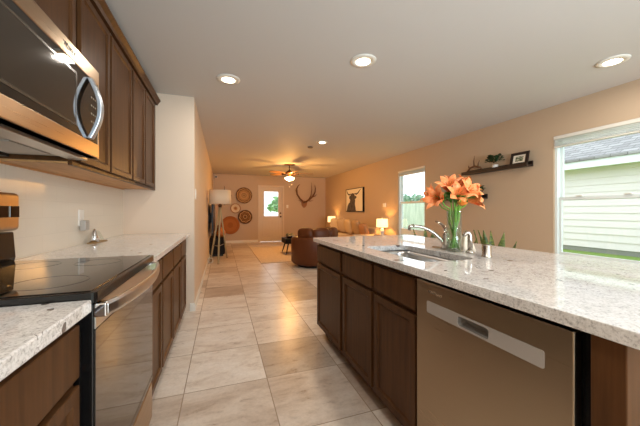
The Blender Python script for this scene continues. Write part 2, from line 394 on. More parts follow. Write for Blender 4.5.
# ------------------------------------------------------------------ cabinets
def base_cabinet(label, y0, y1, xf, nx, depth, cols, group, opened=False, ztop=.855, zd=(.69, .832), zdoor=(.11, .668), nodrawer=False):
    """xf: outer face of the fronts, nx: direction they look to"""
    xb = xf-nx*depth; lo, hi = min(xb, xf-nx*.021), max(xb, xf-nx*.021)
    t = thing('base_cabinet', label, 'cabinet', ((lo+hi)/2, (y0+y1)/2, 0), group)
    if opened:
        obj('carcass', plate(rect(lo, hi, y0+.0015, y1-.0015), [rect(lo+.016, hi-.016, y0+.018, y1-.018)], ztop-.09, lambda u, v, d: (u, v, .09+d)), M_wood, t)
        obj('cabinet_floor', box(lo+.017, hi-.017, y0+.019, y1-.019, .09, .106), M_under, t)
    else: obj('carcass', box(lo, hi, y0+.0015, y1-.0015, .09, ztop), M_wood, t)
    k0, k1 = (lo, xf-nx*.085) if nx > 0 else (xf-nx*.085, hi)
    obj('toe_kick', box(k0, k1, y0+.002, y1-.002, 0, .09), M_wood, t)
    for a, b in cols:
        obj('drawer_front', shaker(xf, nx, a, b, zd[0], zd[1], panel=False), M_wood, t, .003)
        obj('door', shaker(xf, nx, a, b, zdoor[0], zdoor[1]), M_wood, t, .002)
    return t
g = 'base cabinets along the left wall'
XC = -.365
base_cabinet('dark wood base cabinet nearest the viewer, left of the range', .2, .958, XC, 1, .6, [(.215, .942)], g)
base_cabinet('narrow dark base cabinet right beside the range', 1.70, 2.085, XC, 1, .6, [(1.72, 2.068)], g)
base_cabinet('two-door dark base cabinet in the middle of the left run', 2.085, 2.965, XC, 1, .6, [(2.103, 2.512), (2.54, 2.948)], g)
base_cabinet('dark base cabinet at the far end of the left run, against the return wall', 2.965, 3.536, XC, 1, .6, [(2.985, 3.37)], g)
XI = .82; g = 'island base cabinets'
base_cabinet('dark single-door cabinet at the far end of the island', 1.905, 2.475, XI, -1, .62, [(1.928, 2.46)], g)
base_cabinet('dark two-door cabinet under the island sink', 1.05, 1.905, XI, -1, .62, [(1.468, 1.882), (1.068, 1.437)], g, opened=True)
# end panel beyond the dishwasher and the island's back
t = obj('end_panel', box(XI, 1.46, .36, .425, 0, .855), M_wood, bev=.003)
tag(t, 'dark wood end panel of the island, right of the dishwasher', 'cabinet panel')
t = obj('back_panel', box(1.463, 1.483, .36, 2.475, 0, .855), M_wood, bev=.002)
tag(t, 'dark wood back panel of the island under the counter overhang', 'cabinet panel')

def upper_cabinet(label, y0, y1, z0, z1, doors, rail=.05):
    xf = -.67
    t = thing('wall_cabinet', label, 'cabinet', (XL+.16, (y0+y1)/2, z0), 'wall cabinets on the left')
    obj('carcass', box(XL+.001, xf-.021, y0+.001, y1-.001, z0+.018, z1), M_wood, t)
    obj('underside', box(XL+.003, xf-.04, y0+.012, y1-.012, z0+.008, z0+.018), M_under, t)
    obj('face_rail', box(xf-.04, xf-.0215, y0+.001, y1-.001, z0, z0+.018), M_wood, t)
    obj('back_rail', box(XL+.003, XL+.02, y0+.012, y1-.012, z0-.0, z0+.008), M_under, t)
    for a, b in doors: obj('door', shaker(xf, 1, a, b, z0+.022, z1-.03, rail=rail), M_wood, t, .002)
upper_cabinet('short brown wall cabinet above the microwave', .94, 1.704, 1.835, 2.3, [(.955, 1.315), (1.33, 1.69)])
upper_cabinet('tall brown wall cabinet right next to the microwave', 1.706, 2.62, 1.365, 2.3, [(1.745, 2.135), (2.165, 2.605)])
upper_cabinet('tall brown wall cabinet at the far end by the return wall', 2.622, 3.536, 1.365, 2.3, [(2.64, 3.005), (3.03, 3.40)])
upper_cabinet('tall brown wall cabinet left of the microwave, over the near counter', .1, .938, 1.365, 2.3, [(.115, .51), (.53, .925)])
crown = plate([(0, 0), (.022, 0), (.03, .02), (.05, .045), (.05, .055), (0, .055)], [], 3.536-.1, lambda u, v, d: (-.69+u, .1+d, 2.302+v))
tag(obj('crown_moulding', crown, M_wood), 'brown crown moulding along the top of the wall cabinets', 'moulding')

# ------------------------------------------------------------------ counters
ZT = .892; ZB = .857
tag(obj('countertop', box(XL+.008, -.345, -.6, .962, ZB, ZT), M_gran, bev=.004), 'speckled granite countertop nearest the viewer, left of the range', 'countertop')
tag(obj('countertop', box(XL+.008, -.345, 1.698, 3.538, ZB, ZT), M_gran, bev=.004), 'granite countertop beyond the range along the left wall', 'countertop')
SK = (.93, 1.26, 1.13, 1.76)
isl = plate(rrect(.80, 1.84, .28, 2.53, .02, 3), [rrect(*SK, .06)], ZT-ZB, lambda u, v, d: (u, v, ZB+d))
tag(obj('island_countertop', isl, M_gran, bev=.004), 'long speckled granite island countertop with a sink cutout', 'countertop')

# sink
t = thing('sink', 'stainless steel undermount sink in the island counter', 'sink', (1.095, 1.445, .66))
bm = B(); loops = []
for off, z in ((.022, ZB-.001), (.004, ZB-.001), (.002, ZB-.03), (-.006, .70), (-.03, .675)):
    loops.append([bm.verts.new((u, v, z)) for u, v in rrect(SK[0]-off, SK[1]+off, SK[2]-off, SK[3]+off, .065, 5)])
for A, Bq in zip(loops, loops[1:]):
    for i in range(len(A)): bm.faces.new((A[i], A[(i+1) % len(A)], Bq[(i+1) % len(A)], Bq[i]))
bm.faces.new(loops[-1])
o = obj('basin', bm, M_steel2, t, smooth=True); s_ = o.modifiers.new('s', 'SOLIDIFY'); s_.thickness = .0015; s_.offset = -1
obj('drain', lathe([(.045, .0), (.045, .004), (.034, .003), (.02, .0025), (0, .0025)], (1.1, 1.45, .676), 24), M_chrome, t, smooth=True)

# faucet: pull-back spout with a side lever on an oval plate
t = thing('faucet', 'brushed nickel faucet with a long low spout and lever beside the sink', 'faucet', (1.36, 1.47, ZT))
bm = plate([(1.36+.032*math.cos(a*PI/12), 1.507+.075*math.sin(a*PI/12)) for a in range(24)], [], .008, lambda u, v, d: (u, v, ZT+d)); obj('base_plate', bm, M_nickel, t, .003)
obj('body', lathe([(0, 0), (.029, 0), (.027, .03), (.022, .06), (.0235, .085), (.021, .10), (.012, .112), (0, .114)], (1.36, 1.46, ZT+.008), 24), M_nickel, t, smooth=True)
sp = []
p0, p1, p2, p3 = Vector((1.352, 1.464, ZT+.035)), Vector((1.31, 1.485, ZT+.10)), Vector((1.255, 1.52, ZT+.155)), Vector((1.165, 1.547, ZT+.15))
for i in range(15):
    u = i/14; sp.append(p0*(1-u)**3+p1*3*u*(1-u)**2+p2*3*u*u*(1-u)+p3*u**3)
obj('spout', tube(sp, [.0095+.0025*(1-i/14) for i in range(15)], 12), M_nickel, t, smooth=True)
obj('spout_head', tube([p3+Vector((.012, -.006, .004)), p3+Vector((-.012, .006, -.002)), p3+Vector((-.016, .008, -.028))], [.0115, .012, .01], 12), M_nickel, t, smooth=True)
obj('lever', tube([(1.36, 1.46, ZT+.105), (1.364, 1.475, ZT+.14), (1.36, 1.508, ZT+.165), (1.353, 1.545, ZT+.178)], [.014, .011, .009, .006], 10), M_nickel, t, smooth=True)
# side spray / soap spout
t = thing('soap_dispenser', 'small curved nickel spout standing right of the flower vase', 'soap dispenser', (1.385, 1.296, ZT))
obj('base_ring', lathe([(0, 0), (.026, 0), (.025, .008), (.018, .016), (.016, .02), (0, .02)], (1.385, 1.296, ZT), 20), M_nickel, t, smooth=True)
pts = [(1.385, 1.296, ZT+.018), (1.385, 1.296, ZT+.09)]
for a in range(0, 181, 20):
    q = math.radians(a); pts.append((1.385-.014*(1-math.cos(q)), 1.296+.008*(1-math.cos(q)), ZT+.098+.022*math.sin(q)))
obj('spout', tube(pts, [.0145]*2+[.0125]*(len(pts)-3)+[.010], 12), M_nickel, t, smooth=True)
t = thing('air_gap_cap', 'short nickel cylinder cap on the counter, rightmost of the sink fittings', 'sink fitting', (1.35, 1.155, ZT))
obj('cap', lathe([(0, 0), (.027, 0), (.027, .004), (.0235, .007), (.0235, .062), (.021, .067), (0, .068)], (1.35, 1.155, ZT), 28), M_nickel, t, smooth=True)

# ------------------------------------------------------------------ dishwasher
XD = .805; Y0, Y1 = .449, 1.036
t = thing('dishwasher', 'stainless steel dishwasher built into the island', 'dishwasher', (1.1, .74, 0))
obj('tub', box(XD+.055, 1.43, Y0-.012, Y1+.008, .1, .852), M_blk, t)
obj('toe_panel', box(XD+.1, XD+.13, Y0, Y1, .005, .1), M_blkp, t)
PK = (.677, .809, .725, .766)
dw = plate(rect(Y0, Y1, .105, .846), [rrect(PK[0], PK[1], PK[2], PK[3], .012, 4)], .03, lambda u, v, d: (XD+d, u, v))
dp = obj('door_panel', dw, M_steel, t, .003)
obj('door_frame', box(XD+.031, XD+.054, Y0+.004, Y1-.004, .105, .846), M_blk, t)
st = plate(rrect(.515, .968, .722, .770, .006, 3), [rrect(PK[0]+.003, PK[1]-.003, PK[2]+.003, PK[3]-.003, .01, 4)], .0025, lambda u, v, d: (XD-.003+d, u, v))
hs = obj('handle_strip', st, M_grey, dp)
lab(hs, 'lighter grey strip with the pocket handle')
bm = B(); loops = []
for off, x in ((0, XD-.001), (.0, XD+.012), (-.006, XD+.029)):
    loops.append([bm.verts.new((x, u, v)) for u, v in rrect(PK[0]+.004-off, PK[1]-.004+off, PK[2]+.004-off, PK[3]-.004+off, .009, 4)])
for A, Bq in zip(loops, loops[1:]):
    for i in range(len(A)): bm.faces.new((A[i], A[(i+1) % len(A)], Bq[(i+1) % len(A)], Bq[i]))
bm.faces.new(loops[-1]); obj('handle_pocket', bm, mat('pocket_grey', (150, 144, 138), .5, .3), hs)
RX = (PI/2, 0, -PI/2)
text('brand_lettering', 'Whirlpool', M_chrome, dp, (XD-.001, .967, .802), .019, RX)

# ------------------------------------------------------------------ range
YA, YZ = .970, 1.690
t = thing('range', 'freestanding electric range with black glass cooktop and steel oven door', 'range', (-.65, 1.33, 0))
obj('body', box(XL+.02, -.378, YA+.002, YZ-.002, .06, .878), M_blk, t)
for yy in (YA+.05, YZ-.05):
    for xx in (-.92, -.43): obj('foot', lathe([(0, 0), (.02, 0), (.02, .02), (.012, .02), (.012, .062), (0, .062)], (xx, yy, 0), 12), M_blkp, t)
ct = plate(rrect(-.965, -.337, YA-.004, YZ+.004, .012, 3), [], .03, lambda u, v, d: (u, v, .88+d))
ct = obj('cooktop_rim', ct, M_blk, t, .005)
gl = obj('cooktop_glass', box(-.885, -.354, YA+.012, YZ-.012, .9095, .9125), M_bglass, ct, .001)
for cx, cy, r in ((-.52, 1.14, .10), (-.52, 1.52, .085), (-.75, 1.14, .075), (-.75, 1.52, .09)):
    obj('burner_ring', lathe([(r, 0), (r, .0006), (r-.003, .0006), (r-.003, 0)], (cx, cy, .9124), 40, closed=True), mat('burner_mark', (30, 28, 26), .06), ct)
obj('vent_strip', box(-.376, -.35, YA+.01, YZ-.01, .8755, .8795), M_steel, t)
# oven door, bowed handle, drawer
XO = -.342
dr = plate(rect(YA+.006, YZ-.006, .262, .848), [rect(YA+.07, YZ-.07, .3, .74)], .045, lambda u, v, d: (XO-.045+d, u, v))
dr = obj('oven_door', box(XO-.045, XO-.004, YA+.006, YZ-.006, .262, .874), M_blk, t, .004)
obj('glass_front', box(XO-.004, XO, YA+.008, YZ-.008, .266, .80), M_oglass, dr, .0015)
obj('door_top_rail', box(XO-.004, XO, YA+.008, YZ-.008,   .802, .872), M_steel2, dr, .0015)
hb = []
for i in range(17):
    u = i/16; hb.append((XO+.022+.042*math.sin(PI*u)**.8, YA+.012+u*(YZ-YA-.024), .856))
bm = B(); rings = []
for (x, y, z) in hb:
    rings.append([bm.verts.new((x+dx, y, z+dz)) for dx, dz in ((-.007, -.02), (.004, -.022), (.008, -.012), (.008, .012), (.004, .022), (-.007, .02))])
for A, Bq in zip(rings, rings[1:]):
    for i in range(6): bm.faces.new((A[i], A[(i+1) % 6], Bq[(i+1) % 6], Bq[i]))
bm.faces.new(rings[0]); bm.faces.new(rings[-1])
hd = obj('oven_handle', bm, M_steel2, dr, .002); lab(hd, 'bowed polished steel bar handle')
for yy in (YA+.02, YZ-.02): obj('handle_bracket', box(XO-.004, XO+.028, yy-.018, yy+.018, .836, .876), M_chrome, dr, .004)
obj('storage_drawer', box(XO-.045, XO-.002, YA+.006, YZ-.006, .07, .250), M_steel, t, .004)
obj('drawer_recess', box(XO-.06, XO-.012, YA+.01, YZ-.01, .250, .262), M_blkp, t)
# control panel behind the cooktop
pn = plate([(-.965, .905), (-.898, .905), (-.892, .93), (-.90, 1.045), (-.965, 1.045)], [], YZ-YA-.01, lambda u, v, d: (u, YA+.005+d, v)); obj('panel_neck', pn, M_blk, t, .004)
pl = rrect(-.975, -.884, 1.05, 1.222, .02, 4); cp = obj('control_panel', plate(pl, [], YZ-YA-.004, lambda u, v, d: (u, YA+.002+d, v)), M_steel, t, .006)
obj('display', box(-.885, -.8805, 1.12, 1.617, 1.112, 1.162), M_bglass, cp, .001)
for a, b in ((1.626, 1.686), (.985, 1.11)):
    obj('control_window', box(-.885, -.8805, a, b, 1.112, 1.162), M_bglass, cp, .001)

# ------------------------------------------------------------------ microwave
XM = -.58; Y0, Y1, Z0, Z1 = .942, 1.700, 1.40, 1.828
t = thing('microwave', 'stainless over-the-range microwave with a black glass door', 'microwave', (-.79, 1.32, 1.4))
obj('body', box(XL+.005, XM-.045, Y0+.003, Y1-.003, Z0+.012, Z1), M_blk, t)
fr = plate(rect(Y0, Y1, Z0, Z1), [rect(Y0+.02, Y1-.012, Z0+.068, Z1-.068)], .042, lambda u, v, d: (XM-.042+d, u, v))
mf = obj('door_frame', fr, M_steel, t, .003)
obj('door_glass', box(XM-.03, XM-.003, Y0+.021, Y1-.013, Z0+.069, Z1-.069), M_bglass, mf, .001)
wn = plate(rect(Y0+.05, 1.475, Z0+.10, Z1-.10), [rect(Y0+.06, 1.465, Z0+.11, Z1-.11)], .0015, lambda u, v, d: (XM-.003+d, u, v)); obj('window_border', wn, mat('smoked_border', (66, 56, 44), .2), mf)
obj('window_screen', box(XM-.003, XM-.0022, Y0+.06, 1.465, Z0+.11, Z1-.11), mat('smoked_glass', (36, 30, 23), .06, 0, .8), mf)
hb = []
for i in range(17):
    u = i/16; hb.append((XM+.004+.04*math.sin(PI*u)**.95, 1.592, Z0+.075+u*(Z1-Z0-.15)))
bm = B(); rings = []
for (x, y, z) in hb: rings.append([bm.verts.new((x+dx, y+dy, z)) for dx, dy in ((-.009, -.017), (.007, -.017), (.011, 0), (.007, .017), (-.009, .017))])
for A, Bq in zip(rings, rings[1:]):
    for i in range(5): bm.faces.new((A[i], A[(i+1) % 5], Bq[(i+1) % 5], Bq[i]))
bm.faces.new(rings[0]); bm.faces.new(rings[-1])
lab(obj('door_handle', bm, mat('handle_satin', (196, 202, 210), .3, .85), mf, .002, smooth=False), 'bowed silver vertical handle')
for r_ in range(5):
    for c_ in range(3): obj('keypad_button', box(XM-.003, XM-.0015, 1.615+.02*c_, 1.625+.02*c_, 1.52+.038*r_, 1.528+.038*r_), mat('key_print', (150, 140, 120), .5), mf)
obj('underside_panel', box(XL+.01, XM-.05, Y0+.01, Y1-.01, Z0+.002, Z0+.012), M_grey, t)
obj('vent_lip', box(XM-.12, XM-.045, Y0+.005, Y1-.005, Z0-.012, Z0+.002), M_steel2, t, .003)
for yy in (1.02, 1.36): obj('grease_filter', box(-.90, -.74, yy, yy+.27, Z0-.003, Z0+.002), M_grey, t, .001)
obj('rear_grille', box(XL+.012, -.92, Y0+.01, Y1-.01, Z0-.012, Z0+.002), M_blkp, t)
text('brand_lettering', 'Whirlpool', M_chrome, mf, (XM+.0005, 1.36, Z1-.042), .03, (PI/2, 0, PI/2))

# ------------------------------------------------------------------ wall outlet with a plugged-in device, counter ornament
t = thing('wall_outlet', 'white outlet with a small grey plugged-in device on the tiled wall beyond the range', 'outlet', (XL+.012, 2.58, 1.0))
obj('outlet_plate', box(XL+.008, XL+.014, 2.535, 2.615, 1.03, 1.15), M_white, t, .002)
obj('plugged_device', box(XL+.014, XL+.05, 2.54, 2.615, .995, 1.07), mat('device_grey', (176, 170, 162), .4), t, .006)
t = thing('counter_ornament', 'small silver cone with a clear glass wing on a wooden base, far left counter', 'ornament', (-.935, 2.66, ZT))
obj('base', box(-.965, -.905, 2.60, 2.83, ZT, ZT+.008), mat('ornament_base', (150, 116, 70), .5), t, .003)
obj('silver_cone', lathe([(0, 0), (.032, 0), (.028, .03), (.014, .08), (.006, .1), (0, .102)], (-.935, 2.65, ZT+.008), 20), M_chrome, t, smooth=True)
gw = plate([(2.672, 0), (2.83, 0), (2.80, .03), (2.75, .07), (2.70, .085), (2.672, .08)], [], .012, lambda u, v, d: (-.941+d, u, ZT+.008+v)); obj('glass_wing', gw, M_vase, t)

# ------------------------------------------------------------------ vase and lilies
VX, VY = 1.353, 1.386
t = thing('flower_vase', 'tall clear glass cylinder vase on the island counter', 'vase', (VX, VY, ZT))
obj('glass', lathe([(0, 0), (.039, 0), (.041, .004), (.042, .25), (.0395, .25), (.0385, .012), (0, .012)], (VX, VY, ZT), 40), M_vase, t, smooth=True)
obj('water', lathe([(0, 0), (.038, 0), (.0385, .13), (0, .13)], (VX, VY, ZT+.0125), 32), M_water, t)
def petal(bm, base, d, side, up, L, wd, curl):
    n = 8; rows = []
    for i in range(n+1):
        u = i/n
        ang = .25+curl*u*u                                   # leaves the throat steeply, bends outward at the tip
        # integrate
        if i == 0: p = Vector(base)
        else: p = p+(up*math.cos(ang)+d*math.sin(ang))*(L/n)
        wv = wd*(math.sin(PI*min(1, .12+.88*u))**.8)*(1 if u < 1 else 0)
        nrm = (d*math.cos(ang)-up*math.sin(ang))
        rows.append([bm.verts.new(p-side*wv+nrm*wv*-.35*(-1)), bm.verts.new(p+nrm*.002*(1-u)), bm.verts.new(p+side*wv+nrm*wv*.35)])
    for A, Bq in zip(rows, rows[1:]):
        for k in range(2): bm.faces.new((A[k], A[k+1], Bq[k+1], Bq[k]))
def leafblade(bm, base, d, up, L, wd, droop=1.2, n=6):
    side = d.cross(up).normalized(); p = Vector(base); rows = []
    for i in range(n+1):
        u = i/n; ang = .4+droop*u
        if i: p = p+(up*math.cos(ang)+d*math.sin(ang))*(L/n)
        wv = wd*math.sin(PI*(.06+.94*u))**.9 if u < 1 else .0004
        rows.append([bm.verts.new(p-side*wv+up*wv*.3), bm.verts.new(p), bm.verts.new(p+side*wv+up*wv*.3)])
    for A, Bq in zip(rows, rows[1:]):
        for k in range(2): bm.faces.new((A[k], A[k+1], Bq[k+1], Bq[k]))
# screen-right of the viewpoint in the room, and away from it: only used to describe which way each bloom leans
rt = Vector((math.cos(YAW), -math.sin(YAW), 0)); aw = Vector((math.sin(YAW), math.cos(YAW), 0))
LIL = [ # sideways, height of throat, depth, lean sideways, lean up, lean away, size, material, label
 (-.085, .285, -.02, -.85, .25, -.45, .125, 0, 'large open orange lily leaning out at the lower left of the bouquet'),
 (-.035, .34, -.02, -.35, .85, -.5, .12, 0, 'orange lily standing tall at the upper left of the bouquet'),
 (-.015, .30, -.06, -.1, .5, -.85, .11, 0, 'orange lily facing the room in the middle of the bouquet'),
 (.035, .32, -.05, .35, .55, -.8, .115, 0, 'orange lily right of the middle of the bouquet'),
 (.07, .285, -.03, .85, .22, -.55, .12, 0, 'orange lily spreading at the lower right of the bouquet'),
 (.06, .335, .02, .65, .85, -.1, .13, 1, 'apricot lily reaching up at the upper right of the bouquet'),
 (.015, .36, .03, .1, 1, -.15, .115, 0, 'orange lily at the very top of the bouquet'),
 (-.10, .30, .035, -.8, .55, .2, .11, 0, 'orange lily at the back left of the bouquet'),
 (.0, .265, -.065, .05, .25, -.9, .06, 1, 'small half-open apricot bud below the middle lily'),
]
for i, (sx, hz, dp, ls, lu, la, sz, mi, lb) in enumerate(LIL):
    tip = Vector((VX, VY, ZT+hz+.028))+rt*sx+aw*dp
    up = (rt*ls+Vector((0, 0, 1))*lu+aw*la).normalized()
    foot = Vector((VX, VY, ZT+.02))-rt*sx*.22-aw*dp*.2+rt*.008*math.cos(i*2.1)+aw*.008*math.sin(i*2.1)
    rim = Vector((VX, VY, ZT+.225))+rt*max(-.026, min(.026, sx*.35))+aw*max(-.022, min(.022, dp*.5))
    t = thing('lily', lb, 'flower', foot, 'lilies in the vase')
    pts = []
    for k in range(13):
        u = k/12; c0 = foot.lerp(rim, min(1, u*1.6)) if u < .625 else None
        a = foot.lerp(rim, u); b = rim.lerp(tip-up*.0, u); p = a.lerp(b, u)
        if p.z < ZT+.268:
            r_ = math.hypot(p.x-VX, p.y-VY)
            if r_ > .030: p = Vector((VX+(p.x-VX)*.030/r_, VY+(p.y-VY)*.030/r_, p.z))
        pts.append(p)
    high = [p for p in pts[:-1] if p.z > ZT+.285] or [pts[-2]]
    obj('stem', tube(pts, .0045, 7), M_stem, t, smooth=True)
    a1 = up.orthogonal().normalized(); a2 = up.cross(a1)
    bm = B(); ph = random.random()*PI
    for k in range(6):
        q = ph+k*PI/3; d = a1*math.cos(q)+a2*math.sin(q); sd = up.cross(d)
        petal(bm, tip+d*.004, d, sd, up, sz*(1 if k % 2 else 1.05), sz*(.25 if k % 2 else .19), (1.25 if sz > .08 else .25)+.25*random.random())
    o = obj('blossom', bm, [M_lily, M_lily2][mi], t, smooth=True, recalc=False)
    if sz > .08:
        bm = B()
        for k in range(5):
            q = k*2*PI/5; d = a1*math.cos(q)+a2*math.sin(q); tube([tip, tip+up*.04+d*.008, tip+up*.065+d*.018], [.001, .001, .0028], 5, bm)
        obj('stamens', bm, mat('stamen', (190, 120, 40), .6), o)
    bm = B()
    for k in range(5):
        q = random.random()*2*PI; d = Vector((math.cos(q), math.sin(q), 0)); pbase = high[k % len(high)]
        leafblade(bm, pbase, d, Vector((0, 0, 1)), (.09+.05*random.random()), .014, 1.1+.5*random.random())
    obj('leaves', bm, M_leaf, t, smooth=True, recalc=False)
# folded white cloth behind the vase
t = thing('folded_napkin', 'small white folded cloth standing behind the vase', 'napkin', (1.47, 1.40, ZT))
bm = B(); rings = []
for z, r in ((0, .05), (.03, .042), (.07, .026), (.105, .012), (.12, .003)):
    rings.append([bm.verts.new((1.47+r*(1+.28*math.cos(5*a*2*PI/30))*math.cos(a*2*PI/30), 1.41+r*(1+.28*math.cos(5*a*2*PI/30))*math.sin(a*2*PI/30), ZT+z)) for a in range(30)])
for A, Bq in zip(rings, rings[1:]):
    for i in range(30): bm.faces.new((A[i], A[(i+1) % 30], Bq[(i+1) % 30], Bq[i]))
bm.faces.new(rings[0]); bm.faces.new(rings[-1]); obj('cloth', bm, M_cream, t, smooth=True)

# ------------------------------------------------------------------ snake plants behind the island
PL = [(2.46, 2.02, 7, .62, 'snake plant with pointed leaves showing over the counter right of the sink fittings'), (2.40, 2.42, 6, .60, 'snake plant whose leaves show just behind the vase'), (2.3, 2.80, 6, .62, 'snake plant whose dark leaf tips show behind the faucet')]
for (px, py, n, h0, lb) in PL:
    t = thing('snake_plant', lb, 'potted plant', (px, py, 0), 'snake plants behind the island')
    obj('pot', lathe([(0, 0), (.13, 0), (.16, .28), (.165, .3), (.15, .3), (.14, .27), (0, .27)], (px, py, 0), 28), M_terra, t, smooth=True)
    for k in range(n):
        q = k*2.4; r = .03+.085*(k/n); b = Vector((px+r*math.cos(q), py+r*math.sin(q), .262)); d = Vector((math.cos(q), math.sin(q), 0)); hh = h0+.09*random.random()-.10*(k % 3 == 2)
        bm = B(); side = d.cross(Vector((0, 0, 1))); rows = []
        for i in range(8):
            u = i/7; wv = 1.55*(.022+.018*math.sin(PI*u))*(1-u**4)+.0008; tw = .5*u; s2 = side*math.cos(tw)+d*math.sin(tw); p = b+Vector((0, 0, hh*u))+d*(.10*u*u)
            nrm = s2.cross(Vector((0, 0, 1)))
            rows.append([bm.verts.new(p-s2*wv+nrm*.008), bm.verts.new(p+nrm*.0), bm.verts.new(p+s2*wv+nrm*.008)])
        for A, Bq in zip(rows, rows[1:]):
            for j in range(2): bm.faces.new((A[j], A[j+1], Bq[j+1], Bq[j]))
        o = obj('leaf', bm, M_snake, t, smooth=True); s_ = o.modifiers.new('s', 'SOLIDIFY'); s_.thickness = .004

# ------------------------------------------------------------------ floating shelves and what stands on them
def ledge(label, y0, y1, z):
    t = thing('floating_shelf', label, 'shelf', (XR-.06, (y0+y1)/2, z-.05), 'picture ledges on the right wall')
    obj('ledge_board', box(XR-.115, XR-.001, y0, y1, z-.022, z), M_dark, t, .002)
    obj('front_lip', box(XR-.127, XR-.115, y0, y1, z-.03, z+.022), M_dark, t, .002)
    obj('back_rail', box(XR-.02, XR-.001, y0, y1, z, z+.05), M_dark, t, .002)
S1, S2 = 1.755, 1.355
ledge('long dark picture ledge high on the right wall', 2.62, 3.69, S1)
ledge('lower dark picture ledge on the right wall, mostly behind the lilies', 3.30, 4.42, S2)
def antler_bm(pts, rs, tines):
    bm = tube(pts, rs, 8)
    return bm
xs = XR-.07
t = thing('shelf_antler', 'brown shed antler on the upper ledge', 'antler', (xs, 3.5, S1))
obj('beam', tube([(xs, 3.63, S1+.012), (xs, 3.57, S1+.08), (xs, 3.48, S1+.10), (xs, 3.38, S1+.07), (xs, 3.33, S1+.02)], [.016, .017, .016, .014, .009], 8), M_antler, t, smooth=True)
for (y, z, y2, z2) in ((3.49, .09, 3.48, .27), (3.42, .08, 3.385, .18), (3.57, .07, 3.60, .13)):
    obj('tine', tube([(xs, y, S1+z), (xs, (y+y2)/2+.01, S1+(z+z2)/2), (xs, y2, S1+z2)], [.011, .009, .002], 7), M_antler, t, smooth=True)
def leafy(t, c, r, hgt, n, m, lw=.03):
    bm = B()
    for k in range(n):
        q = random.random()*2*PI; el = random.random()*1.3; rr = r*(.35+.65*random.random()**.6)
        p = Vector(c)+Vector((rr*math.cos(q)*math.cos(el), rr*math.sin(q)*math.cos(el), hgt*math.sin(el)*random.uniform(.5, 1)))
        d = Vector((math.cos(q+random.uniform(-1, 1)), math.sin(q+random.uniform(-1, 1)), random.uniform(-.4, .6))).normalized()
        leafblade(bm, p, d, Vector((random.uniform(-.4, .4), random.uniform(-.4, .4), 1)).normalized(), lw*2.2, lw*.6, 1.2, 3)
    return stuff(obj('foliage', bm, m, t, recalc=False))
t = thing('ledge_plant', 'small bushy green plant in a white pot on the upper ledge', 'potted plant', (xs, 3.12, S1), 'ledge plants')
obj('pot', lathe([(0, 0), (.036, 0), (.044, .065), (.04, .065), (.036, .055), (0, .055)], (xs, 3.12, S1+.0015), 20), M_white, t, smooth=True)
leafy(t, (xs, 3.12, S1+.098), .10, .11, 80, M_dkleaf, .028)
t = thing('framed_photo', 'small landscape photo in a wide brown frame leaning on the upper ledge', 'picture', (xs, 2.75, S1))
def lean(u, v, d): return (xs-.02+v*.22+d, u, S1+.001+v*.97)
obj('frame', plate(rect(2.64, 2.89, 0, .19), [rect(2.68, 2.85, .04, .15)], .016, lean), M_dark, t, .002)
obj('mat_board', plate(rect(2.675, 2.855, .035, .155), [rect(2.71, 2.82, .06, .13)], .004, lambda u, v, d: lean(u, v, d+.006)), M_paper, t)
mp = mat('landscape_print', rough=.5); n_ = noise(mp, coords(mp, 'World', (1, 1, 3)), 22, 4); lk(mp, ramp(mp, n_.outputs[0], [(.4, lin(60, 74, 48)), (.5, lin(120, 126, 92)), (.6, lin(206, 202, 186))]), bs(mp).inputs['Base Color'])
obj('print', plate(rect(2.708, 2.822, .058, .132), [], .003, lambda u, v, d: lean(u, v, d+.009)), mp, t)
for (yy, lb) in ((4.33, 'dark trailing plant at the left end of the lower ledge'), (3.40, 'dark trailing plant at the right end of the lower ledge')):
    t = thing('ledge_plant', lb, 'potted plant', (xs, yy, S2), 'ledge plants')
    obj('pot', lathe([(0, 0), (.035, 0), (.042, .06), (.038, .06), (.034, .05), (0, .05)], (xs, yy, S2+.0015), 18), M_terra, t, smooth=True)
    leafy(t, (xs, yy, S2+.09), .085, .08, 45, M_dkleaf, .024)

# ------------------------------------------------------------------ ceiling lights
CANS = [(.06, 2.94, 'recessed ceiling light nearest the wall cabinets'), (1.155, 2.2, 'recessed ceiling light above the middle of the kitchen'),
        (1.79, 5.05, 'recessed ceiling light farthest into the room, next to the smoke detector'), (3.2, 1.5, 'recessed ceiling light close to the right wall above the large window'),
        (.06, .3, None), (1.155, -.3, None), (1.155, -1.7, None), (3.2, -.9, None)]  # entries without a label are unseen lights added as fill
for (x, y, lb) in CANS:
    t = thing('recessed_light', lb or 'unseen recessed ceiling light added as fill, out of view', 'ceiling light', (x, y, ZC-.012), 'recessed ceiling lights' if lb else 'added fill lights out of view')
    obj('trim_ring', lathe([(.064, 0), (.108, .005), (.112, .012), (.064, .012)], (x, y, ZC-.0121), 36, closed=True), M_trim, t, smooth=True)
    obj('lens', lathe([(0, -.016), (.03, -.013), (.055, -.004), (.063, .006), (0, .006)], (x, y, ZC-.0085), 32), M_glow, t, smooth=True)
    light('can_light', 'AREA', (x, y, ZC-.03), P_CAN, (1.0, .66, .36) if y > 4 else WARM, .12)
t = thing('smoke_detector', 'small dark ceiling sensor beside the farthest recessed light', 'detector', (1.69, 5.5, ZC-.03))
obj('body', lathe([(0, 0), (.045, .004), (.055, .015), (.055, .03), (0, .03)], (1.69, 5.5, ZC-.0301), 24), mat('sensor_grey', (120, 104, 84), .5), t, smooth=True)

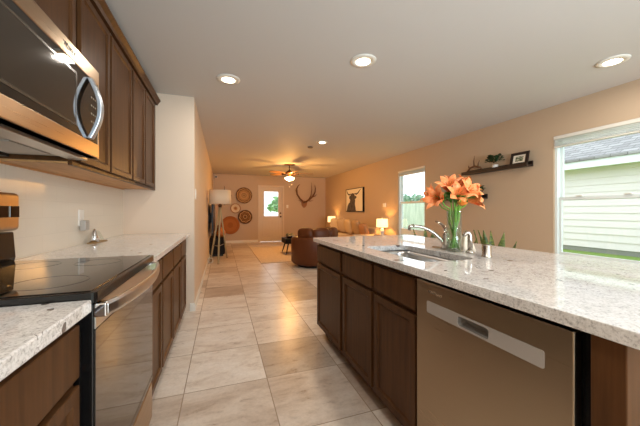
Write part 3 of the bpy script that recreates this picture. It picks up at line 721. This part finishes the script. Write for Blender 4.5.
# ------------------------------------------------------------------ ceiling fan
FX, FY = 1.79, 7.8
t = thing('ceiling_fan', 'bronze ceiling fan with a lit glass bowl over the living room', 'ceiling fan', (FX, FY, 2.0))
obj('canopy', lathe([(0, 0), (.02, -.03), (.15, -.012), (.16, 0)], (FX, FY, ZC-.0005), 32), M_bronze, t, smooth=True)
obj('downrod', lathe([(0, 0), (.014, 0), (.014, .16), (0, .16)], (FX, FY, 2.265), 12), M_bronze, t, smooth=True)
obj('motor', lathe([(0, 0), (.06, 0), (.115, .025), (.12, .07), (.075, .1), (.03, .13), (0, .13)], (FX, FY, 2.15), 32), M_bronze, t, smooth=True)
for k in range(5):
    q = math.radians(-12+72*k); d = Vector((math.cos(q), math.sin(q), 0)); s = Vector((-math.sin(q), math.cos(q), 0)); c0 = Vector((FX, FY, 2.19))
    bm = B(); up_, dn = [], []
    outl = [(.2, -.05), (.3, -.065), (.62, -.07), (.655, -.05), (.66, 0), (.655, .05), (.62, .07), (.3, .065), (.2, .05)]
    for (a, b) in outl:
        p = c0+d*a+s*b+Vector((0, 0, b*.2)); up_.append(bm.verts.new(p+Vector((0, 0, .004)))); dn.append(bm.verts.new(p-Vector((0, 0, .004))))
    bm.faces.new(up_); bm.faces.new(dn[::-1])
    for i in range(len(outl)): bm.faces.new((up_[i], dn[i], dn[(i+1) % len(outl)], up_[(i+1) % len(outl)]))
    bl = obj('blade', bm, M_blade, t)
    obj('blade_iron', tube([c0+d*.10+Vector((0, 0, -.01)), c0+d*.17+Vector((0, 0, -.012)), c0+d*.26+Vector((0, 0, -.008))], [.012, .012, .02], 8, flat=.4), M_bronze, bl, smooth=True)
obj('light_fitter', lathe([(0, .0), (.05, 0), (.07, .03), (.05, .06), (0, .06)], (FX, FY, 2.09), 24), M_bronze, t, smooth=True)
obj('glass_bowl', lathe([(0, 0), (.06, .008), (.12, .035), (.14, .07), (.125, .095), (.08, .105), (.0, .105)], (FX, FY, 1.985), 32), M_bowl, t, smooth=True)
for (dx, dy, L_) in ((-.03, .0, .17), (.035, .02, .11)):
    obj('pull_chain', tube([(FX+dx, FY+dy-.15, 2.1), (FX+dx, FY+dy-.15, 2.1-L_-.12)], .0025, 6), M_nickel, t)
    obj('chain_pull', lathe([(0, 0), (.01, .004), (.008, .024), (0, .028)], (FX+dx, FY+dy-.15, 2.1-L_-.145), 10), M_white, t, smooth=True)
light('fan_light', 'POINT', (FX, FY, 1.94), P_FAN*.75, WARMER, .05)
light('fan_uplight', 'POINT', (FX, FY-.17, 2.12), P_FAN*.25, WARMER, .05)

# ------------------------------------------------------------------ living room: rug, armchair, table, sofa, lamps
tag(obj('area_rug', box(.80, 2.9, 6.23, 9.05, .0, .014), M_rug, bev=.005), 'tan wool area rug on the tiled living room floor', 'rug')

# barrel armchair seen from behind, tufted cushions along its back
cx, cy = 1.86, 5.72
t = thing('leather_armchair', 'brown leather barrel armchair seen from behind, with tufted back cushions', 'armchair', (cx, cy, 0))
obj('swivel_base', lathe([(0, 0), (.36, 0), (.36, .05), (0, .05)], (cx, cy, 0), 36), M_blackw, t)
bm = B(); nseg = 40; ro, ri = .50, .36; loopso = []
for i in range(nseg+1):
    a = math.radians(-205+230*i/nseg)                         # opening toward the far wall
    co, si = math.cos(a), math.sin(a)
    # back lies on the viewer's side (negative y)
    prof = [(ri, .05), (ro-.05, .05), (ro, .10), (ro+.005, .55), (ro-.02, .60), (ro-.07, .62), (ri+.03, .61), (ri, .56)]
    loopso.append([bm.verts.new((cx+r*co, cy+r*si*.95, z)) for r, z in prof])
for A, Bq in zip(loopso, loopso[1:]):
    for k in range(8): bm.faces.new((A[k], A[(k+1) % 8], Bq[(k+1) % 8], Bq[k]))
bm.faces.new(loopso[0]); bm.faces.new(loopso[-1])
obj('barrel_shell', bm, M_leather, t, smooth=True)
obj('seat_cushion', lathe([(0, .06), (.34, .06), (.352, .12), (.352, .38), (.33, .42), (0, .435)], (cx, cy, 0), 32), M_leather, t, smooth=True)
def blob(c, ax, rx, ry, rz, p=2.6, nu=20, nv=12, bm=None):
    """superellipsoid cushion; ax = rotation about z"""
    bm = bm or B(); f = lambda v: math.copysign(abs(v)**(2/p), v); rows = []
    R_ = Matrix.Rotation(ax, 3, 'Z') if not isinstance(ax, Matrix) else ax
    for j in range(nv+1):
        ph = -PI/2+PI*j/nv
        if j in (0, nv): rows.append([bm.verts.new(Vector(c)+R_ @ Vector((0, 0, rz*f(math.sin(ph)))))]); continue
        rows.append([bm.verts.new(Vector(c)+R_ @ Vector((rx*f(math.cos(ph))*f(math.cos(2*PI*k/nu)), ry*f(math.cos(ph))*f(math.sin(2*PI*k/nu)), rz*f(math.sin(ph))))) for k in range(nu)])
    for A, Bq in zip(rows, rows[1:]):
        for k in range(nu):
            k2 = (k+1) % nu
            if len(A) == 1: bm.faces.new((A[0], Bq[k2], Bq[k]))
            elif len(Bq) == 1: bm.faces.new((A[k], A[k2], Bq[0]))
            else: bm.faces.new((A[k], A[k2], Bq[k2], Bq[k]))
    return bm
for a in (-142, -92, -42):
    q = math.radians(a); obj('back_cushion', blob((cx+.03+.37*math.cos(q), cy+.37*math.sin(q)*.95, .67), q+PI/2, .19, .095, .135, 2.7), M_leather, t, smooth=True)

# low table with splayed legs
t = thing('coffee_table', 'low black coffee table with splayed wooden legs', 'coffee table', (1.95, 7.45, 0.014))
obj('table_box', box(1.55, 2.55, 7.2, 7.75, .29, .42), M_blackw, t, .006)
for (x, y, sx, sy) in ((1.64, 7.28, -1, -1), (2.46, 7.28, 1, -1), (1.64, 7.67, -1, 1), (2.46, 7.67, 1, 1)):
    obj('leg', tube([(x, y, .29), (x+sx*.07, y+sy*.06, .0205)], [.022, .013], 10), M_dark, t, smooth=True)
t = thing('table_tray', 'small silver bowl of greenery on the coffee table', 'bowl', (1.72, 7.3, .42))
obj('bowl', lathe([(0, 0), (.06, 0), (.1, .05), (.11, .07), (.1, .07), (.06, .01), (0, .01)], (1.70, 7.42, .421), 24), M_nickel, t, smooth=True)
leafy(t, (1.70, 7.42, .47), .1, .06, 30, mat('sage_leaf', (140, 146, 120), .6), .03)

# sofa along the right wall
SX0, SX1, SY0, SY1 = 2.98, 3.84, 6.22, 9.0
t = thing('sofa', 'long beige sofa along the right wall below the bull picture', 'sofa', (3.4, 7.6, 0))
obj('frame', box(SX0+.04, SX1, SY0+.03, SY1-.03, .06, .28), M_sofa, t, .03, True)
obj('backrest', box(SX1-.2, SX1, SY0+.03, SY1-.03, .281, .72), M_sofa, t, .06, True, 4)
for (a, b) in ((SY0, SY0+.2), (SY1-.2, SY1)): obj('arm', box(SX0+.02, SX1-.01, a, b, .062, .56), M_sofa, t, .05, True, 4)
n = 3; wd = (SY1-SY0-.42)/n
for k in range(n):
    a = SY0+.21+wd*k; obj('seat_cushion', box(SX0, SX1-.21, a+.004, a+wd-.004, .285, .46), M_sofa, t, .04, True, 4)
for (x, y) in ((SX0+.1, SY0+.12), (SX1-.1, SY0+.12), (SX0+.1, SY1-.12), (SX1-.1, SY1-.12)): obj('foot', lathe([(0, 0), (.018, 0), (.026, .065), (0, .065)], (x, y, 0), 12), M_dark, t)
def pillow(lb, y, z, m, tilt, size=.22, x=SX1-.36, yaw=0):
    R_ = Matrix.Rotation(yaw, 3, 'Z') @ Matrix.Rotation(tilt, 3, 'Y')
    R_ = R_ @ Matrix.Rotation(PI/2, 3, 'Y')
    o = obj('throw_pillow', blob((x, y, z), R_, size, size, .075, 3.2, 24, 12), m, smooth=True); tag(o, lb, 'pillow', 'throw pillows on the sofa')
pillow('small tan pillow at the lamp end of the sofa', 6.585, .64, M_tan, -.3, .175)
pillow('plump sand pillow beside the small tan one on the sofa', 7.01, .68, M_pillow2, -.28, .215)
pillow('beige pillow in the middle of the sofa under the picture', 7.5, .69, M_pillow, -.25, .225)
pillow('pale beige pillow left of the middle one on the sofa', 7.98, .69, M_sofa, -.3, .225, yaw=.2)
pillow('cream pillow at the far end of the sofa', 8.55, .70, M_cream, -.25, .22, yaw=.2)
tag(obj('throw_blanket', box(SX0+.05, SX1-.45, 7.3, 7.95, .462, .478), M_cream, bev=.008), 'cream throw spread on the sofa seat', 'blanket')

def side_table(lb, x, y):
    t = thing('side_table', lb, 'side table', (x, y, 0), 'end tables beside the sofa')
    obj('table_top', lathe([(0, 0), (.2, 0), (.205, .012), (.2, .025), (0, .025)], (x, y, .535), 32), M_dark, t, smooth=False)
    for k in range(3):
        q = k*2.09; obj('leg', tube([(x+.1*math.cos(q), y+.1*math.sin(q), .537), (x+.18*math.cos(q), y+.18*math.sin(q), 0)], [.016, .011], 8), M_dark, t, smooth=True)
def table_lamp(lb, x, y, z, r=.14, sh=.2):
    t = thing('table_lamp', lb, 'table lamp', (x, y, z), 'lit table lamps by the sofa')
    obj('lamp_base', lathe([(0, 0), (.06, 0), (.06, .012), (.02, .02), (.045, .06), (.05, .1), (.03, .15), (.012, .17), (0, .17)], (x, y, z), 24), M_white, t, smooth=True)
    obj('harp_rod', lathe([(0, 0), (.005, 0), (.005, sh+.05), (0, sh+.05)], (x, y, z+.17), 8), M_nickel, t)
    o = obj('lamp_shade', lathe([(r, 0), (r*.95, sh), (r*.95-.004, sh), (r-.004, 0)], (x, y, z+.19), 36, closed=True), M_litshade, t, smooth=True)
    obj('finial', lathe([(0, 0), (.008, .003), (.008, .016), (0, .022)], (x, y, z+.17+sh+.048), 10), M_nickel, t, smooth=True)
    light('table_lamp_bulb', 'POINT', (x, y, z+.28), P_LAMP, WARMER, .03)
side_table('round end table at the near end of the sofa by the window', 3.66, 6.0)
side_table('round end table at the far end of the sofa in the corner', 3.66, 9.35)
table_lamp('lit table lamp with a drum shade near the window', 3.66, 6.0, .56)
table_lamp('lit table lamp in the far corner beyond the sofa', 3.66, 9.35, .56)

# bull picture
PY0, PY1, PZ0, PZ1 = 7.33, 8.48, 1.135, 1.82
t = thing('bull_picture', 'canvas picture of a dark horned bull on the right wall above the sofa', 'picture', (XR-.03, 7.9, PZ0))
obj('canvas', box(XR-.05, XR-.012, PY0, PY1, PZ0, PZ1), M_paper, t)
obj('frame', plate(rect(PY0-.015, PY1+.015, PZ0-.015, PZ1+.015), [rect(PY0+.002, PY1-.002, PZ0+.002, PZ1-.002)], .055, lambda u, v, d: (XR-.056+d, u, v)), M_blackw, t)
M_bull = mat('bull_paint', rough=.7); n_ = noise(M_bull, coords(M_bull, 'World', (1, 3, .6)), 14, 5); lk(M_bull, ramp(M_bull, n_.outputs[0], [(.35, lin(44, 38, 36)), (.6, lin(96, 88, 84)), (.8, lin(150, 140, 132))]), bs(M_bull).inputs['Base Color'])
wP, hP = PY1-PY0, PZ1-PZ0
def pic(pts, d, name, m): # u to the right as seen from the room, v up, both 0..1
    bm = plate([(PY1-u*wP, PZ0+v*hP) for u, v in pts], [], .001, lambda a, b, q: (XR-.0505-d+q, a, b)); return obj(name, bm, m, t)
pic([(.04, .004), (.10, .25), (.17, .36), (.24, .40), (.25, .5), (.58, .5), (.56, .3), (.60, .15), (.62, .004)], .001, 'bull_body', M_bull)
pic([(.22, .70), (.20, .60), (.27, .52), (.30, .40), (.36, .33), (.46, .33), (.53, .42), (.56, .52), (.66, .60), (.64, .67), (.56, .68), (.52, .78), (.42, .82), (.32, .78), (.28, .70)], .002, 'bull_head', M_bull)
pic([(.30, .76), (.20, .72), (.10, .80), (.05, .90), (.035, .985), (.075, .92), (.13, .83), (.21, .78), (.31, .81)], .0025, 'bull_horn', M_blackw)
pic([(.54, .76), (.66, .72), (.76, .78), (.86, .90), (.94, .985), (.82, .90), (.73, .82), (.65, .78), (.54, .81)], .0025, 'bull_horn', M_blackw)

# thermostat, switches, sensor
def plateobj(name, lb, cat, bm1, bm2, part2):
    t = obj(name, bm1, M_white, None, .003); tag(t, lb, cat); obj(part2, bm2, M_white, t, .001)
plateobj('thermostat', 'small white thermostat on the right wall above the near table lamp', 'thermostat', box(XR-.022, XR-.001, 6.18, 6.30, 1.24, 1.34), box(XR-.025, XR-.0215, 6.2, 6.28, 1.27, 1.32), 'screen')
plateobj('light_switch', 'white light switch plate on the far wall right of the door', 'light switch', box(2.30, 2.38, YF-.008, YF-.001, 1.25, 1.37), box(2.325, 2.355, YF-.012, YF-.0075, 1.28, 1.34), 'toggle')
plateobj('light_switch', 'white light switch plate on the left wall just past the counter corner', 'light switch', box(XW+.001, XW+.008, 3.60, 3.72, 1.28, 1.40), box(XW+.0075, XW+.012, 3.64, 3.68, 1.31, 1.37), 'toggle')
t = thing('motion_sensor', 'small white motion sensor high in the far left corner', 'sensor', (-.2, 10.5, 2.3))
obj('housing', box(-.235, -.155, YF-.07, YF-.001, 2.29, 2.37), M_white, t, .01); obj('dark_lens', lathe([(0, 0), (.03, 0), (.02, .016), (0, .02)], (-.195, YF-.07, 2.325), 16, axis='y'), M_blkp, t, smooth=True)

# ------------------------------------------------------------------ far wall: woven baskets, sunburst, antlers
def basketmat(name, cols, rings, spokes):
    m = mat(name, rough=.85); t = nn(m, 'ShaderNodeTexCoord'); sx = nn(m, 'ShaderNodeSeparateXYZ'); lk(m, t.outputs['Generated'], sx.inputs[0])
    a = math_(m, 'SUBTRACT', sx.outputs[0], .5); b = math_(m, 'SUBTRACT', sx.outputs[2], .5)
    r = math_(m, 'MULTIPLY', math_(m, 'SQRT', math_(m, 'ADD', math_(m, 'MULTIPLY', a, a), math_(m, 'MULTIPLY', b, b))), 2)
    th = math_(m, 'ARCTAN2', a, b); wv = math_(m, 'SINE', math_(m, 'MULTIPLY', th, spokes))
    rr = math_(m, 'ADD', r, math_(m, 'MULTIPLY', wv, .045 if spokes else 0))
    lk(m, ramp(m, rr, rings, 'CONSTANT'), bs(m).inputs['Base Color'])
    bump(m, math_(m, 'SINE', math_(m, 'MULTIPLY', r, 90)), .4, .01); return m
cL, cD, cM, cW = lin(206, 164, 112), lin(104, 68, 38), lin(164, 112, 64), lin(234, 214, 186)
def basket(lb, x, z, r, m):
    o = obj('wall_basket', lathe([(0, .02), (r*.55, .025), (r*.9, .05), (r, .055), (r, .04), (r*.9, .02), (r*.55, .003), (0, .002)], (x, YF-.001, z), 48, axis='y'), m, smooth=True)
    tag(o, lb, 'wall basket', 'woven baskets on the far wall')
b1 = basketmat('basket_ringed', None, [(0, cD), (.1, cL), (.22, cD), (.3, cL), (.48, cM), (.58, cL), (.66, cD), (.78, cL), (.88, cD)], 12)
b2 = basketmat('basket_white', None, [(0, cM), (.22, cL), (.4, cW), (.85, cM)], 0)
b3 = basketmat('basket_star', None, [(0, cD), (.2, cL), (.3, cD), (.45, cM), (.55, cD), (.68, cL), (.78, cD)], 8)
b4 = basketmat('basket_plain', None, [(0, lin(166, 100, 46)), (.3, lin(182, 112, 54)), (.7, lin(168, 100, 46))], 0)
basket('round patterned basket, highest of the woven wall baskets', .75, 1.70, .285, b1)
basket('small basket with a pale ring, left of the door among wall baskets', .455, 1.235, .175, b2)
basket('dark patterned basket just lower right of the pale ringed one', .79, .93, .25, b3)
basket('large plain rust brown basket, lowest on the far wall', .28, .64, .32, b4)
t = thing('sunburst_ornament', 'dark spiked sunburst ornament on the far wall behind the floor lamp', 'wall ornament', (.08, YF-.02, 1.62))
obj('hub', lathe([(0, .02), (.07, .018), (.08, .0), (0, 0)], (.08, YF-.002, 1.68), 24, axis='y'), M_dark, t)
for k in range(12):
    q = k*PI/6; L_ = .34 if k % 3 == 0 else .24
    obj('spike', tube([(.08+.06*math.cos(q), YF-.012, 1.68+.06*math.sin(q)), (.08+L_*math.cos(q)*.75, YF-.012, 1.68+L_*math.sin(q))], [.011, .005], 6), M_dark, t)
t = thing('mounted_antlers', 'large branching antlers mounted on a wooden plaque right of the far door', 'mounted antlers', (3.0, YF-.05, 1.2))
obj('plaque', plate([(2.88, 1.50), (2.90, 1.36), (2.97, 1.27), (3.03, 1.27), (3.1, 1.36), (3.12, 1.50), (3.0, 1.53)], [], .03, lambda u, v, d: (u, YF-.031+d, v)), mat('plaque_wood', (150, 98, 52), .5), t, .006)
obj('skull_cap', blob((3.0, YF-.06, 1.49), 0, .075, .04, .05, 2), M_antler, t, smooth=True)
ya = YF-.1
def A_(name, pts, rs): obj(name, tube([(x, ya-.0+.0*i, z) for i, (x, z) in enumerate(pts)], rs, 8), M_antler, t, smooth=True)
A_('beam', [(2.96, 1.49), (2.82, 1.6), (2.7, 1.78), (2.68, 1.98), (2.74, 2.1), (2.81, 2.16)], [.035, .032, .028, .024, .018, .006])
A_('beam', [(3.04, 1.49), (3.18, 1.58), (3.32, 1.7), (3.42, 1.88), (3.43, 2.02), (3.40, 2.15)], [.035, .032, .028, .024, .018, .006])
A_('tine', [(2.72, 1.76), (2.68, 1.84), (2.63, 1.95)], [.02, .014, .004])
A_('tine', [(3.30, 1.68), (3.42, 1.72), (3.50, 1.80)], [.02, .014, .004])
A_('tine', [(3.14, 1.56), (3.24, 1.72), (3.28, 1.95), (3.26, 2.25)], [.018, .016, .012, .004])
A_('tine', [(3.1, 1.54), (3.22, 1.52), (3.34, 1.55)], [.016, .012, .004])
A_('tine', [(2.9, 1.53), (2.82, 1.52), (2.74, 1.56)], [.016, .012, .004])

# ------------------------------------------------------------------ left side of the living room: floor lamp, television
LX, LY = -.04, 6.62
t = thing('floor_lamp', 'tripod floor lamp with a white drum shade by the left wall', 'floor lamp', (LX, LY, 0))
M_legw = mat('limed_wood', (170, 160, 128), .55)
hub = Vector((LX, LY, 1.27))
for (fx, fy) in ((-.245, LY+.12), (-.075, LY-.17), (.115, LY+.62)):
    ft = Vector((fx, fy, 0)); d = (ft-hub); obj('leg', tube([hub+d*.02, hub+d*.98], [.016, .02], 8), M_legw, t, smooth=True)
    obj('foot', lathe([(0, 0), (.022, 0), (.022, .03), (0, .03)], (fx, fy, 0), 12), M_nickel, t)
obj('hub', lathe([(0, -.05), (.035, -.05), (.04, .0), (.02, .03), (.01, .06), (0, .06)], hub, 16), M_bronze, t, smooth=True)
def lp(f, fx, fy): return hub+(Vector((fx, fy, 0))-hub)*f
obj('stretcher', tube([lp(.7, -.245, LY+.12), lp(.7, -.075, LY-.17), lp(.7, .115, LY+.62)], .008, 8), M_nickel, t, smooth=True)
obj('lamp_shade', lathe([(.235, 0), (.225, .305), (.221, .305), (.231, 0)], (LX, LY, 1.29), 48, closed=True), M_shade, t, smooth=True)
obj('shade_diffuser', lathe([(0, 0), (.229, 0), (.229, .004), (0, .004)], (LX, LY, 1.32), 40), M_shade, t)
ring = [( -.235+.05*math.cos(a*PI/8), LY-.02, .065+.05*math.sin(a*PI/8)) for a in range(17)]
tag(obj('cable_coil', tube(ring, .012, 8), mat('cable_white', (200, 196, 184), .5), smooth=True), 'pale coil of cable on the floor at the foot of the tripod lamp', 'cable')

t = thing('television_stand', 'black television stand along the left living room wall', 'tv stand', (-.1, 8.3, 0))
obj('cabinet', box(XW+.02, .06, 7.55, 9.2, .05, .46), M_blackw, t, .006)
obj('plinth', box(XW+.04, .03, 7.6, 9.15, 0, .05), M_blkp, t)
for (a, b) in ((7.57, 8.1), (8.11, 8.64), (8.65, 9.18)): obj('door', box(.06, .075, a, b, .07, .44), M_blackw, t, .003)
t = thing('television', 'flat black television on the left living room wall', 'television', (-.27, 8.0, .58))
obj('screen_body', box(XW+.07, XW+.115, 6.9, 8.7, .60, 1.32), M_blkp, t, .006); obj('screen', box(XW+.115, XW+.117, 6.92, 8.68, .625, 1.305), mat('tv_screen', (10, 10, 11), .3, spec=.3), t)
obj('wall_bracket', box(XW+.001, XW+.07, 7.5, 8.1, .85, 1.1), M_blkp, t)
t = obj('round_vase', lathe([(0, 0), (.06, 0), (.11, .06), (.12, .13), (.08, .2), (.045, .23), (.05, .25), (0, .25)], (-.03, 7.78, .461), 28), mat('orange_glaze', (196, 112, 48), .3), smooth=True)
tag(t, 'round orange vase on the near end of the television stand', 'vase')
t = obj('red_jar', lathe([(0, 0), (.06, 0), (.075, .08), (.07, .22), (.04, .27), (.05, .3), (0, .31)], (-.085, 8.05, .461), 24), mat('red_glaze', (120, 30, 22), .3), smooth=True)
tag(t, 'dark red jar behind the orange vase on the television stand', 'jar')

# ------------------------------------------------------------------ outside
GZ = -.03
M_grass = mat('grass', rough=.9); n_ = noise(M_grass, coords(M_grass, 'World'), 9, 6, .7); lk(M_grass, ramp(M_grass, n_.outputs[0], [(.35, lin(96, 128, 48)), (.6, lin(128, 156, 70)), (.8, lin(150, 168, 96))]), bs(M_grass).inputs['Base Color'])
struct(obj('outside_lawn', box(XR+.16, 30, -16, 34, -.3, .08), M_grass))
struct(obj('outside_ground', box(-14, XR+.15, YF+.16, 34, -.3, -.03), M_grass))
struct(obj('outside_yard', box(-14, XR+.15, -16, YB-.16, -.3, -.03), M_grass))
hx = 9.0
t = thing('neighbour_house', 'neighbouring house with pale lap siding and a grey shingle roof outside the large window', 'house', (hx+3, 3, GZ))
bm = B(); zz = .20
while zz < 2.3:
    vs = [bm.verts.new(p) for p in ((hx, -4, zz), (hx, 7.6, zz), (hx+.018, 7.6, zz+.178), (hx+.018, -4, zz+.178), (hx+.1, -4, zz), (hx+.1, 7.6, zz), (hx+.1, 7.6, zz+.178), (hx+.1, -4, zz+.178))]
    for f in ((0, 1, 2, 3), (4, 7, 6, 5), (0, 3, 7, 4), (1, 5, 6, 2), (0, 4, 5, 1), (3, 2, 6, 7)): bm.faces.new([vs[i] for i in f])
    zz += .178
obj('lap_siding', bm, mat('siding', (244, 236, 238), .6), t)
obj('foundation', box(hx+.02, hx+6, -4, 7.6, GZ-.05, .20), mat('concrete', (150, 150, 146), .8), t)
obj('house_core', box(hx+.1, hx+6, -4, 7.6, .20, 2.3), mat('siding_core', (210, 222, 220), .7), t)
obj('fascia', box(hx-.42, hx-.38, -4.4, 8.0, 2.22, 2.42), M_vinyl, t); obj('soffit', box(hx-.38, hx+.2, -4.4, 8.0, 2.26, 2.29), M_vinyl, t)
M_sh = mat('shingles', rough=.9); br = nn(M_sh, 'ShaderNodeTexBrick'); lk(M_sh, coords(M_sh, 'UV'), br.inputs['Vector'])
vv = coords(M_sh, 'World'); sx = nn(M_sh, 'ShaderNodeSeparateXYZ'); lk(M_sh, vv, sx.inputs[0]); cb = nn(M_sh, 'ShaderNodeCombineXYZ'); lk(M_sh, sx.outputs[1], cb.inputs[0]); lk(M_sh, sx.outputs[2], cb.inputs[1]); lk(M_sh, cb.outputs[0], br.inputs['Vector'])
br.inputs['Scale'].default_value = 1; br.inputs['Brick Width'].default_value = .3; br.inputs['Row Height'].default_value = .08; br.inputs['Mortar Size'].default_value = .008
br.inputs['Color1'].default_value = lin(166, 165, 164); br.inputs['Color2'].default_value = lin(138, 137, 137); br.inputs['Mortar'].default_value = lin(104, 102, 102); lk(M_sh, br.outputs['Color'], bs(M_sh).inputs['Base Color'])
rf = plate([(hx-.45, 2.40), (hx+3.2, 4.4), (hx+6.9, 2.40), (hx+6.9, 2.46), (hx+3.2, 4.48), (hx-.45, 2.46)], [], 12.4, lambda u, v, d: (u, -4.4+d, v)); obj('roof', rf, M_sh, t)
# picket fence past the house, with trees behind
t = thing('wooden_fence', 'weathered vertical board fence outside the window by the lamp', 'fence', (8.2, 13, GZ))
M_fence = mat('fence_board', rough=.85); n_ = noise(M_fence, coords(M_fence, 'World', (8, 8, 1)), 1.5, 4); lk(M_fence, ramp(M_fence, n_.outputs[0], [(.3, lin(186, 196, 178)), (.7, lin(222, 228, 212))]), bs(M_fence).inputs['Base Color'])
bm = B(); y = 8.2
while y < 19:
    box(8.2, 8.22, y, y+.135, GZ, 1.55+.02*math.sin(y*7), bm); y += .142
stuff(obj('fence_boards', bm, M_fence, t))
for z in (.25, 1.2): obj('fence_rail', box(8.22, 8.26, 8.2, 19, z, z+.09), M_fence, t)
def tree(lb, x, y, h, r, m):
    t = thing('garden_tree', lb, 'tree', (x, y, GZ), 'trees outside')
    obj('trunk', tube([(x, y, GZ), (x+.1, y, h*.5), (x, y+.05, h*.8)], [.12, .09, .05], 10), M_dark, t, smooth=True)
    leafy(t, (x, y, h*.55), r, h*.45, 700, m, .16)
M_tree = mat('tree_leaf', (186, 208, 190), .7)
tree('leafy tree beyond the board fence', 13, 17.5, 2.3, 1.5, M_tree); tree('leafy tree beyond the fence, nearer the house', 15.5, 24.5, 2.8, 1.8, M_tree)
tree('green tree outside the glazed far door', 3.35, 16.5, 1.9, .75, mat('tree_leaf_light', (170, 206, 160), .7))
